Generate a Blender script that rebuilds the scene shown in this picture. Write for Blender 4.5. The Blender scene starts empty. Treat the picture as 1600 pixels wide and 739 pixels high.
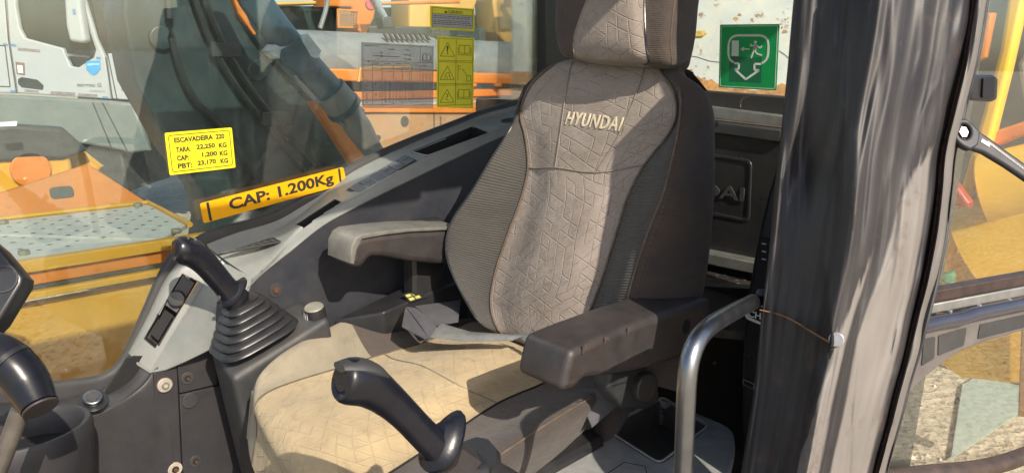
import bpy, bmesh, math, random
from mathutils import Vector as V, Matrix
from mathutils.bvhtree import BVHTree
random.seed(4)
sc = bpy.context.scene
COL = sc.collection

# ---------------------------------------------------------------- camera
CAMPOS = V((-.91, .94, 2.45))
FPX = 1142.0
_y, _p, _r = math.radians(-45), math.radians(-14), math.radians(1.4)
CF = V((math.cos(_y)*math.cos(_p), math.sin(_y)*math.cos(_p), math.sin(_p)))
_r0 = CF.cross(V((0, 0, 1))).normalized(); _u0 = _r0.cross(CF)
CR = _r0*math.cos(_r)+_u0*math.sin(_r); CU = _u0*math.cos(_r)-_r0*math.sin(_r)
cam = bpy.data.cameras.new('camera'); co = bpy.data.objects.new('camera', cam); COL.objects.link(co)
cam.sensor_width = 36; cam.lens = 36*FPX/1600; cam.clip_start = .02; cam.clip_end = 2000
M = Matrix((CR, CU, -CF)).transposed().to_4x4(); M.translation = CAMPOS
co.matrix_world = M
sc.camera = co

# ---------------------------------------------------------------- light
SUN_EL, SUN_AZ = 38.0, 165.0                   # azimuth counter-clockwise from +X, where the sun stands
w = bpy.data.worlds.new('World'); sc.world = w; w.use_nodes = True
wn = w.node_tree; bg = wn.nodes['Background']
sky = wn.nodes.new('ShaderNodeTexSky'); sky.sky_type = 'NISHITA'; sky.sun_disc = False
sky.sun_elevation = math.radians(SUN_EL); sky.sun_rotation = math.radians(90-SUN_AZ)
sky.dust_density = 2.0
wn.links.new(sky.outputs[0], bg.inputs[0]); bg.inputs[1].default_value = .15
sl = bpy.data.lights.new('sun', 'SUN'); so = bpy.data.objects.new('sun', sl); COL.objects.link(so)
sl.energy = 5.0; sl.angle = math.radians(.5); sl.color = (1, .90, .75)
_a, _e = math.radians(SUN_AZ), math.radians(SUN_EL)
SD = V((math.cos(_a)*math.cos(_e), math.sin(_a)*math.cos(_e), math.sin(_e)))
so.rotation_euler = SD.to_track_quat('Z', 'Y').to_euler()
vs = sc.view_settings; vs.view_transform = 'Standard'; vs.look = 'None'; vs.exposure = .45; vs.gamma = 1
vs.use_curve_mapping = False
sc.render.engine = 'CYCLES'
sc.cycles.max_bounces = 10; sc.cycles.diffuse_bounces = 5; sc.cycles.transparent_max_bounces = 24

# ---------------------------------------------------------------- picking points in space
def ray(px, py): return CF+CR*((px-800)/FPX)-CU*((py-369.5)/FPX)
def P(px, py, x=None, y=None, z=None, d=None):
    r = ray(px, py)
    if d is not None: return CAMPOS+r*d
    i, v = (0, x) if x is not None else (1, y) if y is not None else (2, z)
    return CAMPOS+r*((v-CAMPOS[i])/r[i])
class Frame:
    def __init__(s, o, ex, n):
        s.o = V(o); s.n = V(n).normalized(); s.ex = (V(ex)-s.n*V(ex).dot(s.n)).normalized(); s.ey = s.n.cross(s.ex)
    def hit(s, px, py, off=0):
        r = ray(px, py); q = s.o+s.n*off
        return CAMPOS+r*((q-CAMPOS).dot(s.n)/r.dot(s.n))
    def loc(s, p): d = V(p)-s.o; return (d.dot(s.ex), d.dot(s.ey))
    def l(s, px, py, off=0): return s.loc(s.hit(px, py, off))
    def w(s, a, b, c=0): return s.o+s.ex*a+s.ey*b+s.n*c
def xplane(x): return Frame((x, 0, 0), (0, -1, 0), (-1, 0, 0))     # faces the door side; ex to the rear (right in the picture)
def yplane(y): return Frame((0, y, 0), (-1, 0, 0), (0, 1, 0))      # faces forward
def zplane(z): return Frame((0, 0, z), (0, -1, 0), (0, 0, 1))

# ---------------------------------------------------------------- materials
MATS = {}
def nodes(m): return m.node_tree.nodes, m.node_tree.links
def noise(N, L, vec, scale, detail=4, rough=.6):
    n = N.new('ShaderNodeTexNoise'); n.inputs['Scale'].default_value = scale; n.inputs['Detail'].default_value = detail
    n.inputs['Roughness'].default_value = rough
    if vec is not None: L.new(vec, n.inputs['Vector'])
    return n.outputs[0]
def ramp(N, L, src, a, b, ca=(0, 0, 0, 1), cb=(1, 1, 1, 1)):
    r = N.new('ShaderNodeValToRGB'); r.color_ramp.elements[0].position = a; r.color_ramp.elements[1].position = b
    r.color_ramp.elements[0].color = ca; r.color_ramp.elements[1].color = cb
    L.new(src, r.inputs[0]); return r.outputs[0]
def mixc(N, L, fac, a, b):
    m = N.new('ShaderNodeMix'); m.data_type = 'RGBA'
    for sock, v in ((m.inputs[0], fac), (m.inputs[6], a), (m.inputs[7], b)):
        if isinstance(v, (int, float)): sock.default_value = v
        elif isinstance(v, tuple): sock.default_value = v if len(v) == 4 else (*v, 1)
        else: L.new(v, sock)
    return m.outputs[2]
def mth(N, L, op, a, b=None, c=None):
    m = N.new('ShaderNodeMath'); m.operation = op
    for i, v in enumerate((a, b, c)):
        if v is None: continue
        if isinstance(v, (int, float)): m.inputs[i].default_value = v
        else: L.new(v, m.inputs[i])
    return m.outputs[0]
def coords(N, kind='Object', scale=None, L=None):
    t = N.new('ShaderNodeTexCoord')
    if scale is None: return t.outputs[kind]
    mp = N.new('ShaderNodeMapping'); mp.inputs['Scale'].default_value = scale; L.new(t.outputs[kind], mp.inputs[0]); return mp.outputs[0]
def bump(N, L, h, strength, dist, bsdf, prev=None):
    b = N.new('ShaderNodeBump'); b.inputs['Strength'].default_value = strength; b.inputs['Distance'].default_value = dist
    L.new(h, b.inputs['Height'])
    if prev is not None: L.new(prev, b.inputs['Normal'])
    L.new(b.outputs[0], bsdf.inputs['Normal']); return b.outputs[0]
def mat(name, col, rough=.5, metal=0, var=.25, vscale=30, dust=0, dustcol=(.30, .25, .19), bmp=.1, bscale=400, stretch=None, spec=.5,
        wear=0, wearcol=(.5, .5, .5), coat=0, rustamt=0):
    if name in MATS: return MATS[name]
    m = bpy.data.materials.new(name); m.use_nodes = True; MATS[name] = m
    N, L = nodes(m); b = N['Principled BSDF']
    v = coords(N, 'Object', stretch, L) if stretch else coords(N)
    n1 = noise(N, L, v, vscale, 5)
    c = mixc(N, L, ramp(N, L, n1, .3, .7), tuple(k*(1-var) for k in col), tuple(min(1, k*(1+var)) for k in col))
    if dust:
        f = mth(N, L, 'MULTIPLY', ramp(N, L, noise(N, L, coords(N), 9, 8, .7), .35, .72), dust)
        c = mixc(N, L, f, c, dustcol)
    if wear:
        wv = coords(N, 'Object', (60, 60, 5), L)
        f = mth(N, L, 'MULTIPLY', ramp(N, L, noise(N, L, wv, 1, 6, .65), .56, .62), wear)
        c = mixc(N, L, f, c, wearcol)
    if rustamt:
        f = mth(N, L, 'MULTIPLY', ramp(N, L, noise(N, L, coords(N), 14, 8, .75), .58, .64), rustamt)
        c = mixc(N, L, f, c, (.16, .07, .03))
    L.new(c, b.inputs['Base Color'])
    L.new(mth(N, L, 'ADD', mth(N, L, 'MULTIPLY', noise(N, L, coords(N), 22, 6, .7), .3), rough-.15), b.inputs['Roughness'])
    b.inputs['Metallic'].default_value = metal; b.inputs['Specular IOR Level'].default_value = spec
    b.inputs['Coat Weight'].default_value = coat
    if bmp: bump(N, L, noise(N, L, coords(N), bscale, 3), bmp, .002, b)
    return m
def emboss_lines(N, L, uv, a, thr, width):
    """segments of a triangular lattice switched on and off at random"""
    sx = N.new('ShaderNodeSeparateXYZ'); L.new(uv, sx.inputs[0]); X, Y = sx.outputs[0], sx.outputs[1]
    out = None
    for k in range(3):
        th = math.radians(60*k+8); cx, sy = math.cos(th), math.sin(th); h = a*math.sqrt(3)/2
        q = mth(N, L, 'DIVIDE', mth(N, L, 'ADD', mth(N, L, 'MULTIPLY', X, cx), mth(N, L, 'MULTIPLY', Y, sy)), h)
        al = mth(N, L, 'DIVIDE', mth(N, L, 'SUBTRACT', mth(N, L, 'MULTIPLY', Y, cx), mth(N, L, 'MULTIPLY', X, sy)), a)
        qi = mth(N, L, 'ROUND', q)
        dist = mth(N, L, 'ABSOLUTE', mth(N, L, 'SUBTRACT', q, qi))
        cell = mth(N, L, 'FLOOR', mth(N, L, 'ADD', al, mth(N, L, 'MULTIPLY', qi, .5)))
        cb = N.new('ShaderNodeCombineXYZ'); L.new(qi, cb.inputs[0]); L.new(cell, cb.inputs[1]); cb.inputs[2].default_value = k*7.3
        wn_ = N.new('ShaderNodeTexWhiteNoise'); L.new(cb.outputs[0], wn_.inputs[0])
        on = mth(N, L, 'GREATER_THAN', wn_.outputs[0], thr)
        ln = mth(N, L, 'MULTIPLY', mth(N, L, 'SMOOTH_MIN', mth(N, L, 'MAXIMUM', mth(N, L, 'SUBTRACT', 1, mth(N, L, 'DIVIDE', dist, width)), 0), 1, 0), on)
        out = ln if out is None else mth(N, L, 'MAXIMUM', out, ln)
    return out
def fabric(name, col, stain, amt, lines=True, weave=1, rib=0, lk=.5, eb=.8):
    m = bpy.data.materials.new(name); m.use_nodes = True; MATS[name] = m
    N, L = nodes(m); b = N['Principled BSDF']; uv = coords(N, 'UV')
    b.inputs['Roughness'].default_value = .95; b.inputs['Sheen Weight'].default_value = .12; b.inputs['Specular IOR Level'].default_value = .15
    c = mixc(N, L, ramp(N, L, noise(N, L, uv, 7, 8, .7), .38, .68), tuple(col), tuple(stain))
    c = mixc(N, L, mth(N, L, 'MULTIPLY', ramp(N, L, noise(N, L, uv, 17, 5, .65), .56, .70), amt), c, tuple(k*.5 for k in col))
    c = mixc(N, L, mth(N, L, 'MULTIPLY', noise(N, L, uv, 420, 3, .8), .35), c, tuple(k*.55 for k in col))
    h = None
    if lines:
        ln = emboss_lines(N, L, uv, .028, .36, .07)
        c = mixc(N, L, mth(N, L, 'MULTIPLY', ln, .35), c, tuple(k*lk for k in col))  # line tint puts the emboss highlights and shade into the colour
        nb = bump(N, L, mth(N, L, 'SUBTRACT', 1, ln), eb, .0022, b)
    else: nb = None
    mp = N.new('ShaderNodeMapping'); L.new(uv, mp.inputs[0]); mp.inputs['Rotation'].default_value = (0, 0, .0)
    wv = N.new('ShaderNodeTexWave'); wv.bands_direction = 'Y'; wv.inputs['Scale'].default_value = 95 if not rib else 60; wv.inputs['Distortion'].default_value = 1.2
    wv.inputs['Detail'].default_value = 1; wv.inputs['Detail Scale'].default_value = 3
    L.new(mp.outputs[0], wv.inputs[0])
    if rib: c = mixc(N, L, mth(N, L, 'MULTIPLY', wv.outputs[1], rib), c, tuple(min(1, k*2.4) for k in col))
    L.new(c, b.inputs['Base Color'])
    nb2 = bump(N, L, wv.outputs[1], .25*weave, .0012, b, nb)
    bump(N, L, noise(N, L, uv, 14, 4), .5, .012, b, nb2)
    return m
def glassmat(name, tint, refl, dust, dustcol=(.55, .53, .47), rough=.0, fk=.8):
    m = bpy.data.materials.new(name); m.use_nodes = True; MATS[name] = m
    N, L = nodes(m); N.remove(N['Principled BSDF']); out = N['Material Output']
    tr = N.new('ShaderNodeBsdfTransparent'); tr.inputs[0].default_value = (*tint, 1)
    gl = N.new('ShaderNodeBsdfGlossy'); gl.inputs['Roughness'].default_value = rough; gl.inputs['Color'].default_value = (1, 1, 1, 1)
    df = N.new('ShaderNodeBsdfDiffuse'); df.inputs[0].default_value = (*dustcol, 1)
    fr = N.new('ShaderNodeFresnel'); fr.inputs[0].default_value = 1.45
    fac = mth(N, L, 'ADD', mth(N, L, 'MULTIPLY', fr.outputs[0], fk), refl)
    m1 = N.new('ShaderNodeMixShader'); L.new(fac, m1.inputs[0]); L.new(tr.outputs[0], m1.inputs[1]); L.new(gl.outputs[0], m1.inputs[2])
    v = coords(N)
    a = ramp(N, L, noise(N, L, v, 3.5, 6, .7), .3, .8)
    sp = ramp(N, L, noise(N, L, v, 130, 3, .8), .66, .74)
    st = ramp(N, L, noise(N, L, coords(N, 'Object', (8, 26, 3), L), 1, 5, .7), .55, .75)
    f = mth(N, L, 'ADD', mth(N, L, 'MULTIPLY', a, dust), mth(N, L, 'ADD', mth(N, L, 'MULTIPLY', sp, dust*4.5), mth(N, L, 'MULTIPLY', st, dust*.7)))
    m2 = N.new('ShaderNodeMixShader'); L.new(f, m2.inputs[0]); L.new(m1.outputs[0], m2.inputs[1]); L.new(df.outputs[0], m2.inputs[2])
    L.new(m2.outputs[0], out.inputs[0]); return m
def flat(name, col, rough=.5, metal=0, alpha=1):
    if name in MATS: return MATS[name]
    return mat(name, col, rough, metal, var=.06, bmp=0)

F_LIGHT = fabric('seat_fabric', (.285, .245, .22), (.20, .165, .135), .5, lk=1.25, eb=.7)
F_PAD = fabric('seat_pad_fabric', (.46, .355, .21), (.31, .235, .14), .75, lk=.7, eb=.5)
F_SIDE = fabric('seat_edge_fabric', (.30, .26, .19), (.22, .19, .14), .5, lines=False)
F_DARK = fabric('bolster_fabric', (.062, .052, .050), (.10, .075, .058), .3, lines=False, weave=1.6)
F_RIB = fabric('ribbed_bolster_fabric', (.055, .053, .053), (.075, .068, .055), .3, lines=False, weave=4, rib=.20)
PL_DARK = mat('dark_plastic', (.025, .027, .031), .5, var=.15, dust=.10, bmp=.25, bscale=900)
PL_BROWN = mat('worn_dark_plastic', (.026, .024, .026), .48, var=.3, dust=.28, dustcol=(.11, .075, .055), bmp=.2, bscale=500)
PL_BLACK = mat('black_plastic', (.014, .015, .018), .32, var=.2, dust=.05, bmp=.1, bscale=600)
PL_GLOSS = mat('glossy_black_grip', (.006, .007, .012), .30, var=.2, dust=.03, bmp=.05, bscale=200, spec=.35)
PL_GREY = mat('grey_trim_plastic', (.150, .163, .160), .40, var=.08, dust=.25, dustcol=(.30, .26, .2), bmp=.15, bscale=900)
PL_PANEL = mat('charcoal_panel', (.021, .021, .025), .55, var=.15, dust=.16, dustcol=(.09, .07, .06), bmp=.3, bscale=700)
PL_NAVY = mat('navy_side_panel', (.018, .021, .030), .5, var=.2, dust=.08, bmp=.2, bscale=700)  # own dark navy of the side panel plastic
RUBBER = mat('black_rubber', (.018, .018, .020), .6, var=.2, dust=.12, dustcol=(.15, .13, .1))
VOID = mat('recess_black', (.006, .006, .007), .8, var=0, bmp=0)
CHROME = mat('worn_chrome', (.27, .28, .30), .34, 1, var=.2, vscale=14, bmp=.05)
STEEL = mat('grey_steel', (.30, .30, .29), .4, .7, var=.2, rustamt=.3)
WEB = mat('belt_webbing', (.085, .083, .095), .8, var=.15, bmp=.6, bscale=900)
WEBL = mat('faded_belt_webbing', (.13, .135, .135), .8, var=.2, bmp=.6, bscale=900)
ORANGE = mat('orange_paint', (.60, .175, .014), .35, var=.12, vscale=4, dust=.18, dustcol=(.45, .30, .16), rustamt=.35)
YELLOW = mat('yellow_paint', (.62, .30, .015), .35, var=.1, vscale=4, dust=.3, dustcol=(.5, .38, .2), rustamt=.15)
HOOD = mat('grey_hood_paint', (.15, .165, .17), .4, var=.2, vscale=3, dust=.5, dustcol=(.33, .31, .28))
BOOMD = mat('dark_boom_paint', (.014, .028, .034), .45, var=.4, vscale=5, dust=.22, dustcol=(.12, .14, .13), rustamt=.1)
CYL = mat('blue_black_cylinder_paint', (.018, .060, .100), .3, var=.3, vscale=6, dust=.25, dustcol=(.2, .25, .27))
WHITE = mat('white_truck_paint', (.38, .40, .42), .35, var=.05, vscale=3, dust=.2, dustcol=(.45, .43, .38))
RUSTWHITE = mat('peeling_white_paint', (.46, .44, .38), .5, var=.15, vscale=5, dust=.6, dustcol=(.30, .36, .42), rustamt=.9)  # a bluish reflection is put into the dust colour
TREAD = mat('anti_slip_steel', (.55, .52, .46), .55, .0, var=.12, dust=.3, dustcol=(.42, .38, .3))
DARKG = mat('dark_machine_parts', (.03, .035, .036), .55, var=.4, vscale=8, dust=.3, dustcol=(.14, .13, .11))
TINT = mat('dark_tinted_window', (.018, .035, .036), .08, var=.4, vscale=2, bmp=0)
S_YEL = flat('sticker_yellow', (.90, .80, .03), .4); S_LEM = flat('sticker_lemon', (.97, .90, .10), .4); S_AMB = flat('sticker_amber', (.86, .46, .004), .4)
def backlit(m, amt):
    N, L = nodes(m); b = N['Principled BSDF']; out = N['Material Output']; t = N.new('ShaderNodeBsdfTranslucent')
    L.new(b.inputs['Base Color'].links[0].from_socket, t.inputs[0]); mx = N.new('ShaderNodeMixShader'); mx.inputs[0].default_value = amt
    L.new(b.outputs[0], mx.inputs[1]); L.new(t.outputs[0], mx.inputs[2]); L.new(mx.outputs[0], out.inputs[0])
backlit(S_YEL, .4); backlit(S_LEM, .6); backlit(S_AMB, .3)
S_BLK = flat('print_black', (.02, .02, .02), .5); S_GRY = flat('sticker_grey', (.36, .36, .36), .4)
S_WHT = flat('print_white', (.75, .76, .72), .5); S_GRN = flat('sign_green', (.010, .50, .17), .35)
backlit(S_GRN, .6)
S_RED = flat('sticker_red', (.55, .06, .06), .4); S_BLU = flat('sticker_blue', (.04, .30, .62), .4)
THREAD = mat('embroidery_thread', (.58, .50, .36), .8, var=.1, bmp=.5, bscale=800)
SEAM = mat('seam_piping', (.20, .17, .14), .9, var=.2)
SEAMD = mat('dark_seam_thread', (.10, .075, .055), .9, var=.3)
TEALP = mat('pale_teal_reflection', (.30, .37, .34), .4, var=.1)
REDP = mat('red_paint', (.30, .03, .015), .4, var=.2)
G_RIGHT = glassmat('dusty_window_glass', (.88, .935, .92), .045, .034, (.42, .48, .46))  # teal dust tone also paints the hazy reflection on the glass
G_REAR = glassmat('rear_window_glass', (.88, .92, .90), .01, .02)
G_DOOR = glassmat('door_glass', (.96, .975, .95), .0, .006, fk=.3)

# ---------------------------------------------------------------- objects
ROOT = {}
def thing(name, label, cat, loc, group=None):
    o = bpy.data.objects.new(name, None); COL.objects.link(o); o.location = V(loc); o.empty_display_size = .05
    o['label'] = label; o['category'] = cat
    if group: o['group'] = group
    ROOT[o.name] = V(loc); return o
def base(o):
    while o.parent: o = o.parent
    return o.location.copy()
def link(name, me, m, parent=None, smooth=True, kind=None, label=None):
    for x in (m if isinstance(m, (list, tuple)) else [m]): me.materials.append(x)
    o = bpy.data.objects.new(name, me); COL.objects.link(o)
    if parent is not None:
        b_ = base(parent)
        me.transform(Matrix.Translation(-b_)); o.parent = parent
    else:
        xs = [v.co for v in me.vertices]
        c = V((sum(v.x for v in xs)/len(xs), sum(v.y for v in xs)/len(xs), min(v.z for v in xs)))
        me.transform(Matrix.Translation(-c)); o.location = c
    if smooth:
        for p in me.polygons: p.use_smooth = True
        try: me.set_sharp_from_angle(angle=math.radians(38))
        except Exception: pass
    if kind: o['kind'] = kind
    if label: o['label'] = label
    return o
def tag(o, label, cat, group=None):
    o['label'] = label; o['category'] = cat
    if group: o['group'] = group
    return o
def mesh(name, verts, faces, m, parent=None, **k):
    me = bpy.data.meshes.new(name); me.from_pydata([tuple(v) for v in verts], [], faces); me.update()
    bm = bmesh.new(); bm.from_mesh(me); bmesh.ops.recalc_face_normals(bm, faces=bm.faces); bm.to_mesh(me); bm.free()
    return link(name, me, m, parent, **k)
def curve_mesh(splines, frame, th, bev, top=0, res=2):
    cu = bpy.data.curves.new('c', 'CURVE'); cu.dimensions = '2D'; cu.fill_mode = 'BOTH'
    for pts in splines:
        s = cu.splines.new('POLY'); s.points.add(len(pts)-1); s.use_cyclic_u = True
        for p, q in zip(s.points, pts): p.co = (q[0], q[1], 0, 1)
    cu.extrude = max(th/2-bev, 1e-5); cu.bevel_depth = bev; cu.bevel_resolution = res; cu.offset = -bev
    o = bpy.data.objects.new('c', cu); me = bpy.data.meshes.new_from_object(o)
    bpy.data.objects.remove(o); bpy.data.curves.remove(cu)
    for v in me.vertices:
        v.co = frame.w(v.co.x, v.co.y, v.co.z-th/2+top)
    return me
def plate2(name, pts, frame, th, m, parent=None, bev=.0, holes=(), top=0, **k):
    """solid plate from 2-D outlines in a frame; its face stands at `top`, its body goes th behind"""
    return link(name, curve_mesh([pts, *holes], frame, th, min(bev, th*.45), top), m, parent, **k)
def rnd(pts, r, n=5):
    out = []; k = len(pts)
    for i in range(k):
        a, b_, c = V((*pts[i-1], 0)), V((*pts[i], 0)), V((*pts[(i+1) % k], 0))
        u, v = a-b_, c-b_; q = min(r, u.length*.45, v.length*.45)
        if q < 1e-6: out.append((b_.x, b_.y)); continue
        p0, p1 = b_+u.normalized()*q, b_+v.normalized()*q
        for j in range(n+1):
            t = j/n; w_ = p0*(1-t)**2+b_*2*t*(1-t)+p1*t*t; out.append((w_.x, w_.y))
    return out
def plate(name, pix, frame, th, m, parent=None, bev=.0, holes=(), top=0, r=0, **k):
    """same, outlines given as picture points lying on the frame"""
    f = lambda q: [frame.l(a, b_, top) for a, b_ in q]
    o = f(pix); hs = [f(h) for h in holes]
    if r: o = rnd(o, r); hs = [rnd(h, r*.6) for h in hs]
    return plate2(name, o, frame, th, m, parent, bev, hs, top, **k)
def box(name, c, s, m, parent=None, bev=0, rot=None, **k):
    bm = bmesh.new(); bmesh.ops.create_cube(bm, size=1)
    for v in bm.verts: v.co = V((v.co.x*s[0], v.co.y*s[1], v.co.z*s[2]))
    if bev: bmesh.ops.bevel(bm, geom=bm.edges[:], offset=bev, segments=3, affect='EDGES', profile=.7)
    R = rot if rot is not None else Matrix.Identity(3)
    for v in bm.verts: v.co = R @ v.co + V(c)
    me = bpy.data.meshes.new(name); bm.to_mesh(me); bm.free(); return link(name, me, m, parent, **k)
def cat(p0, p1, p2, p3, t):
    return (p1*2+(p2-p0)*t+(p0*2-p1*5+p2*4-p3)*t*t+(p1*3-p0-p2*3+p3)*t**3)*.5
def spl(pts, n):
    out = []; k = len(pts)
    for i in range(k-1):
        a = pts[max(i-1, 0)]; d = pts[min(i+2, k-1)]
        for j in range(n): out.append(cat(a, pts[i], pts[i+1], d, j/n))
    out.append(pts[-1]); return out
def tube(name, pts, rad, m, parent=None, seg=14, n=5, flat=(1, 1), up=V((0, 0, 1)), cap=True, **k):
    if not isinstance(rad, (list, tuple)): rad = [rad]*len(pts)
    P4 = [V((*p, r)) for p, r in zip(pts, rad)]
    Q = spl(P4, n) if n > 1 else P4
    vs_, fs = [], []
    for i, q in enumerate(Q):
        t = (Q[min(i+1, len(Q)-1)].to_3d()-Q[max(i-1, 0)].to_3d()).normalized()
        a = t.cross(up); a = a.normalized() if a.length > 1e-4 else V((1, 0, 0)); b_ = a.cross(t)
        for j in range(seg):
            th = 2*math.pi*j/seg
            vs_.append(q.to_3d()+(a*math.cos(th)*flat[0]+b_*math.sin(th)*flat[1])*q.w)
    for i in range(len(Q)-1):
        for j in range(seg):
            fs.append((i*seg+j, i*seg+(j+1) % seg, (i+1)*seg+(j+1) % seg, (i+1)*seg+j))
    if cap: fs.append(tuple(range(seg))); fs.append(tuple(range(len(vs_)-seg, len(vs_))))
    return mesh(name, vs_, fs, m, parent, **k)
def disc(name, c, n, r, th, m, parent=None, seg=24, bev=.0, **k):
    f = Frame(c, V((0.31, .27, .9)) if abs(V(n).normalized().z) < .8 else V((1, 0, 0)), n)
    return plate2(name, [(r*math.cos(2*math.pi*i/seg), r*math.sin(2*math.pi*i/seg)) for i in range(seg)], f, th, m, parent, bev, top=th, **k)
def net_pts(rows, nu, nv):
    R = [spl(r, nu) for r in rows]; C_ = [spl([r[j] for r in R], nv) for j in range(len(R[0]))]
    return [[C_[j][i] for j in range(len(C_))] for i in range(len(C_[0]))]
def grid_mesh(name, G, frame, m, parent=None, c0=0, c1=None, r0=0, r1=None, **k):
    c1 = len(G[0])-1 if c1 is None else c1; r1 = len(G)-1 if r1 is None else r1
    vs_, fs, uv = [], [], []; nc = c1-c0+1
    mi, mj = len(G)//2, len(G[0])//2
    au, av = [0], [0]
    for j in range(1, len(G[0])): au.append(au[-1]+(V(G[mi][j])-V(G[mi][j-1])).length)
    for i in range(1, len(G)): av.append(av[-1]+(V(G[i][mj])-V(G[i-1][mj])).length)
    for i in range(r0, r1+1):
        for j in range(c0, c1+1):
            vs_.append(G[i][j]); w0 = (V(G[i][min(c1, j)])-V(G[i][mj])).length
            uv.append((.8*(au[j]-au[mj])+.2*math.copysign(w0, au[j]-au[mj]), av[i]))
    for i in range(r1-r0):
        for j in range(nc-1): a = i*nc+j; fs.append((a, a+1, a+nc+1, a+nc))
    me = bpy.data.meshes.new(name); me.from_pydata([tuple(v) for v in vs_], [], fs); me.update()
    ul = me.uv_layers.new(name='UVMap')
    for lp in me.loops: ul.data[lp.index].uv = uv[lp.vertex_index]
    return link(name, me, m, parent, **k)
def text(name, s, frame, a, b_, wd, ht, m, parent=None, th=.0006, rot=0, off=0, bold=0, drape=None, shear=0, flip=False, sp=1, **k):
    """lettering whose box starts at (a, b_) in the frame (lower left corner), wd wide, ht high"""
    cu = bpy.data.curves.new('t', 'FONT'); cu.body = s; cu.extrude = .01; cu.offset = bold; cu.resolution_u = 3; cu.shear = shear; cu.space_character = sp
    o = bpy.data.objects.new('t', cu); COL.objects.link(o)
    me = bpy.data.meshes.new_from_object(o); bpy.data.objects.remove(o); bpy.data.curves.remove(cu)
    X = [v.co.x for v in me.vertices]; Y = [v.co.y for v in me.vertices]
    x0, x1, y0, y1 = min(X), max(X), min(Y), max(Y); cr, sr = math.cos(rot), math.sin(rot)
    for v in me.vertices:
        x = (v.co.x-x0)/(x1-x0)*wd; y = (v.co.y-y0)/(y1-y0)*ht; z = (v.co.z+.01)/.02*th
        if flip: x = wd-x
        p = frame.w(a+x*cr-y*sr, b_+x*sr+y*cr, off+z)
        if drape:
            hit = drape.ray_cast(p+frame.n*.1, -frame.n)
            if hit[0] is not None: p = hit[0]+frame.n*z
        v.co = p
    return link(name, me, m, parent, smooth=False, **k)
def bvh(o):
    b_ = base(o); return BVHTree.FromPolygons([v.co+b_ for v in o.data.vertices], [p.vertices[:] for p in o.data.polygons])
def dup(root, delta, label=None, group=None):
    r = root.copy(); COL.objects.link(r); r.location = root.location+V(delta)
    if label: r['label'] = label
    if group: r['group'] = group
    for ch in [c for c in bpy.data.objects if c.parent == root]:
        q = ch.copy(); COL.objects.link(q); q.parent = r
        for g in [c for c in bpy.data.objects if c.parent == ch]:
            h = g.copy(); COL.objects.link(h); h.parent = q
    return r
def ring(cx, cy, rx, ry, n=24): return [(cx+rx*math.cos(2*math.pi*i/n), cy+ry*math.sin(2*math.pi*i/n)) for i in range(n)]
def seglist(f, segs, wd):
    """thin bars between 2-D points in a frame, joined in one mesh"""
    vs_, fs = [], []
    for (x0, y0), (x1, y1) in segs:
        d = V((x1-x0, y1-y0, 0)); 
        if d.length < 1e-9: continue
        n = V((-d.y, d.x, 0)).normalized()*wd/2; b_ = len(vs_)
        for z in (0, .0004):
            for s in ((x0-n.x, y0-n.y), (x1-n.x, y1-n.y), (x1+n.x, y1+n.y), (x0+n.x, y0+n.y)): vs_.append((s[0], s[1], z))
        fs += [(b_, b_+1, b_+2, b_+3), (b_+4, b_+5, b_+6, b_+7)]+[(b_+i, b_+(i+1) % 4, b_+4+(i+1) % 4, b_+4+i) for i in range(4)]
    return vs_, fs
def bars(name, f, segs, wd, m, parent, off=0, **k):
    vs_, fs = seglist(f, segs, wd)
    return mesh(name, [f.w(v[0], v[1], v[2]+off) for v in vs_], fs, m, parent, smooth=False, **k)
def loop_segs(pts): return [(pts[i], pts[(i+1) % len(pts)]) for i in range(len(pts))]

# ================================================================ the cab we look into
def H8(name, top, dz, m, parent, bev=.01, botshift=(0, 0), **k):
    """a box with a free top face: four points, going down by dz"""
    bm = bmesh.new(); t = [bm.verts.new(p) for p in top]
    b_ = [bm.verts.new(V((p.x+botshift[0], p.y+botshift[1], p.z-dz if dz < 1 else 0))) for p in top]
    bm.faces.new(t); bm.faces.new(b_[::-1])
    for i in range(4): bm.faces.new((t[i], b_[i], b_[(i+1) % 4], t[(i+1) % 4]))
    bmesh.ops.recalc_face_normals(bm, faces=bm.faces)
    if bev: bmesh.ops.bevel(bm, geom=bm.edges[:], offset=bev, segments=4, affect='EDGES', profile=.6)
    me = bpy.data.meshes.new(name); bm.to_mesh(me); bm.free(); return link(name, me, m, parent, **k)
def NET(name, rows, m, parent, nu=6, nv=6, back=None, uvf=None, **k):
    """rows of (px, py, x) points; a shell with a folded-back rim when back is given"""
    R = [[P(a, b_, x=x) for a, b_, x in r] for r in rows]
    if back is not None: R = [[*r, r[-1]+V(back)] for r in R]
    return grid_mesh(name, net_pts(R, nu, nv), uvf or xplane(0), m, parent, **k)
def frame3(a, b_, c):
    """frame through three points: ex from a to b_, n turned to the camera"""
    ex = (b_-a).normalized(); n = (b_-a).cross(c-a).normalized()
    if n.dot(CAMPOS-a) < 0: n = -n
    return Frame(a, ex, n)
def recess(name, pts, depth, rim, m, parent, inner=VOID, rimtop=.002, r=.006, rimm=None):
    """an open tray: rim with a hole, walls and floor. pts: four points in space"""
    f = frame3(*pts[:3]); q = [f.loc(p) for p in pts]
    cx = sum(p[0] for p in q)/len(q); cy = sum(p[1] for p in q)/len(q)
    def grow(d): return [(x+(d if x > cx else -d), y+(d if y > cy else -d)) for x, y in q]
    hole = rnd(q, r); out = rnd(grow(rim), r*1.3)
    o = plate2(name, out, f, .004, rimm or m, parent, .0012, [hole], top=rimtop)
    w_ = [f.w(x, y, rimtop-.001) for x, y in hole]; b_ = [f.w(x, y, -depth) for x, y in hole]; k = len(w_)
    mesh(name+'_well', w_+b_, [(i, (i+1) % k, k+(i+1) % k, k+i) for i in range(k)]+[tuple(range(k, 2*k))], inner, o)
    return f, o, q
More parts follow.
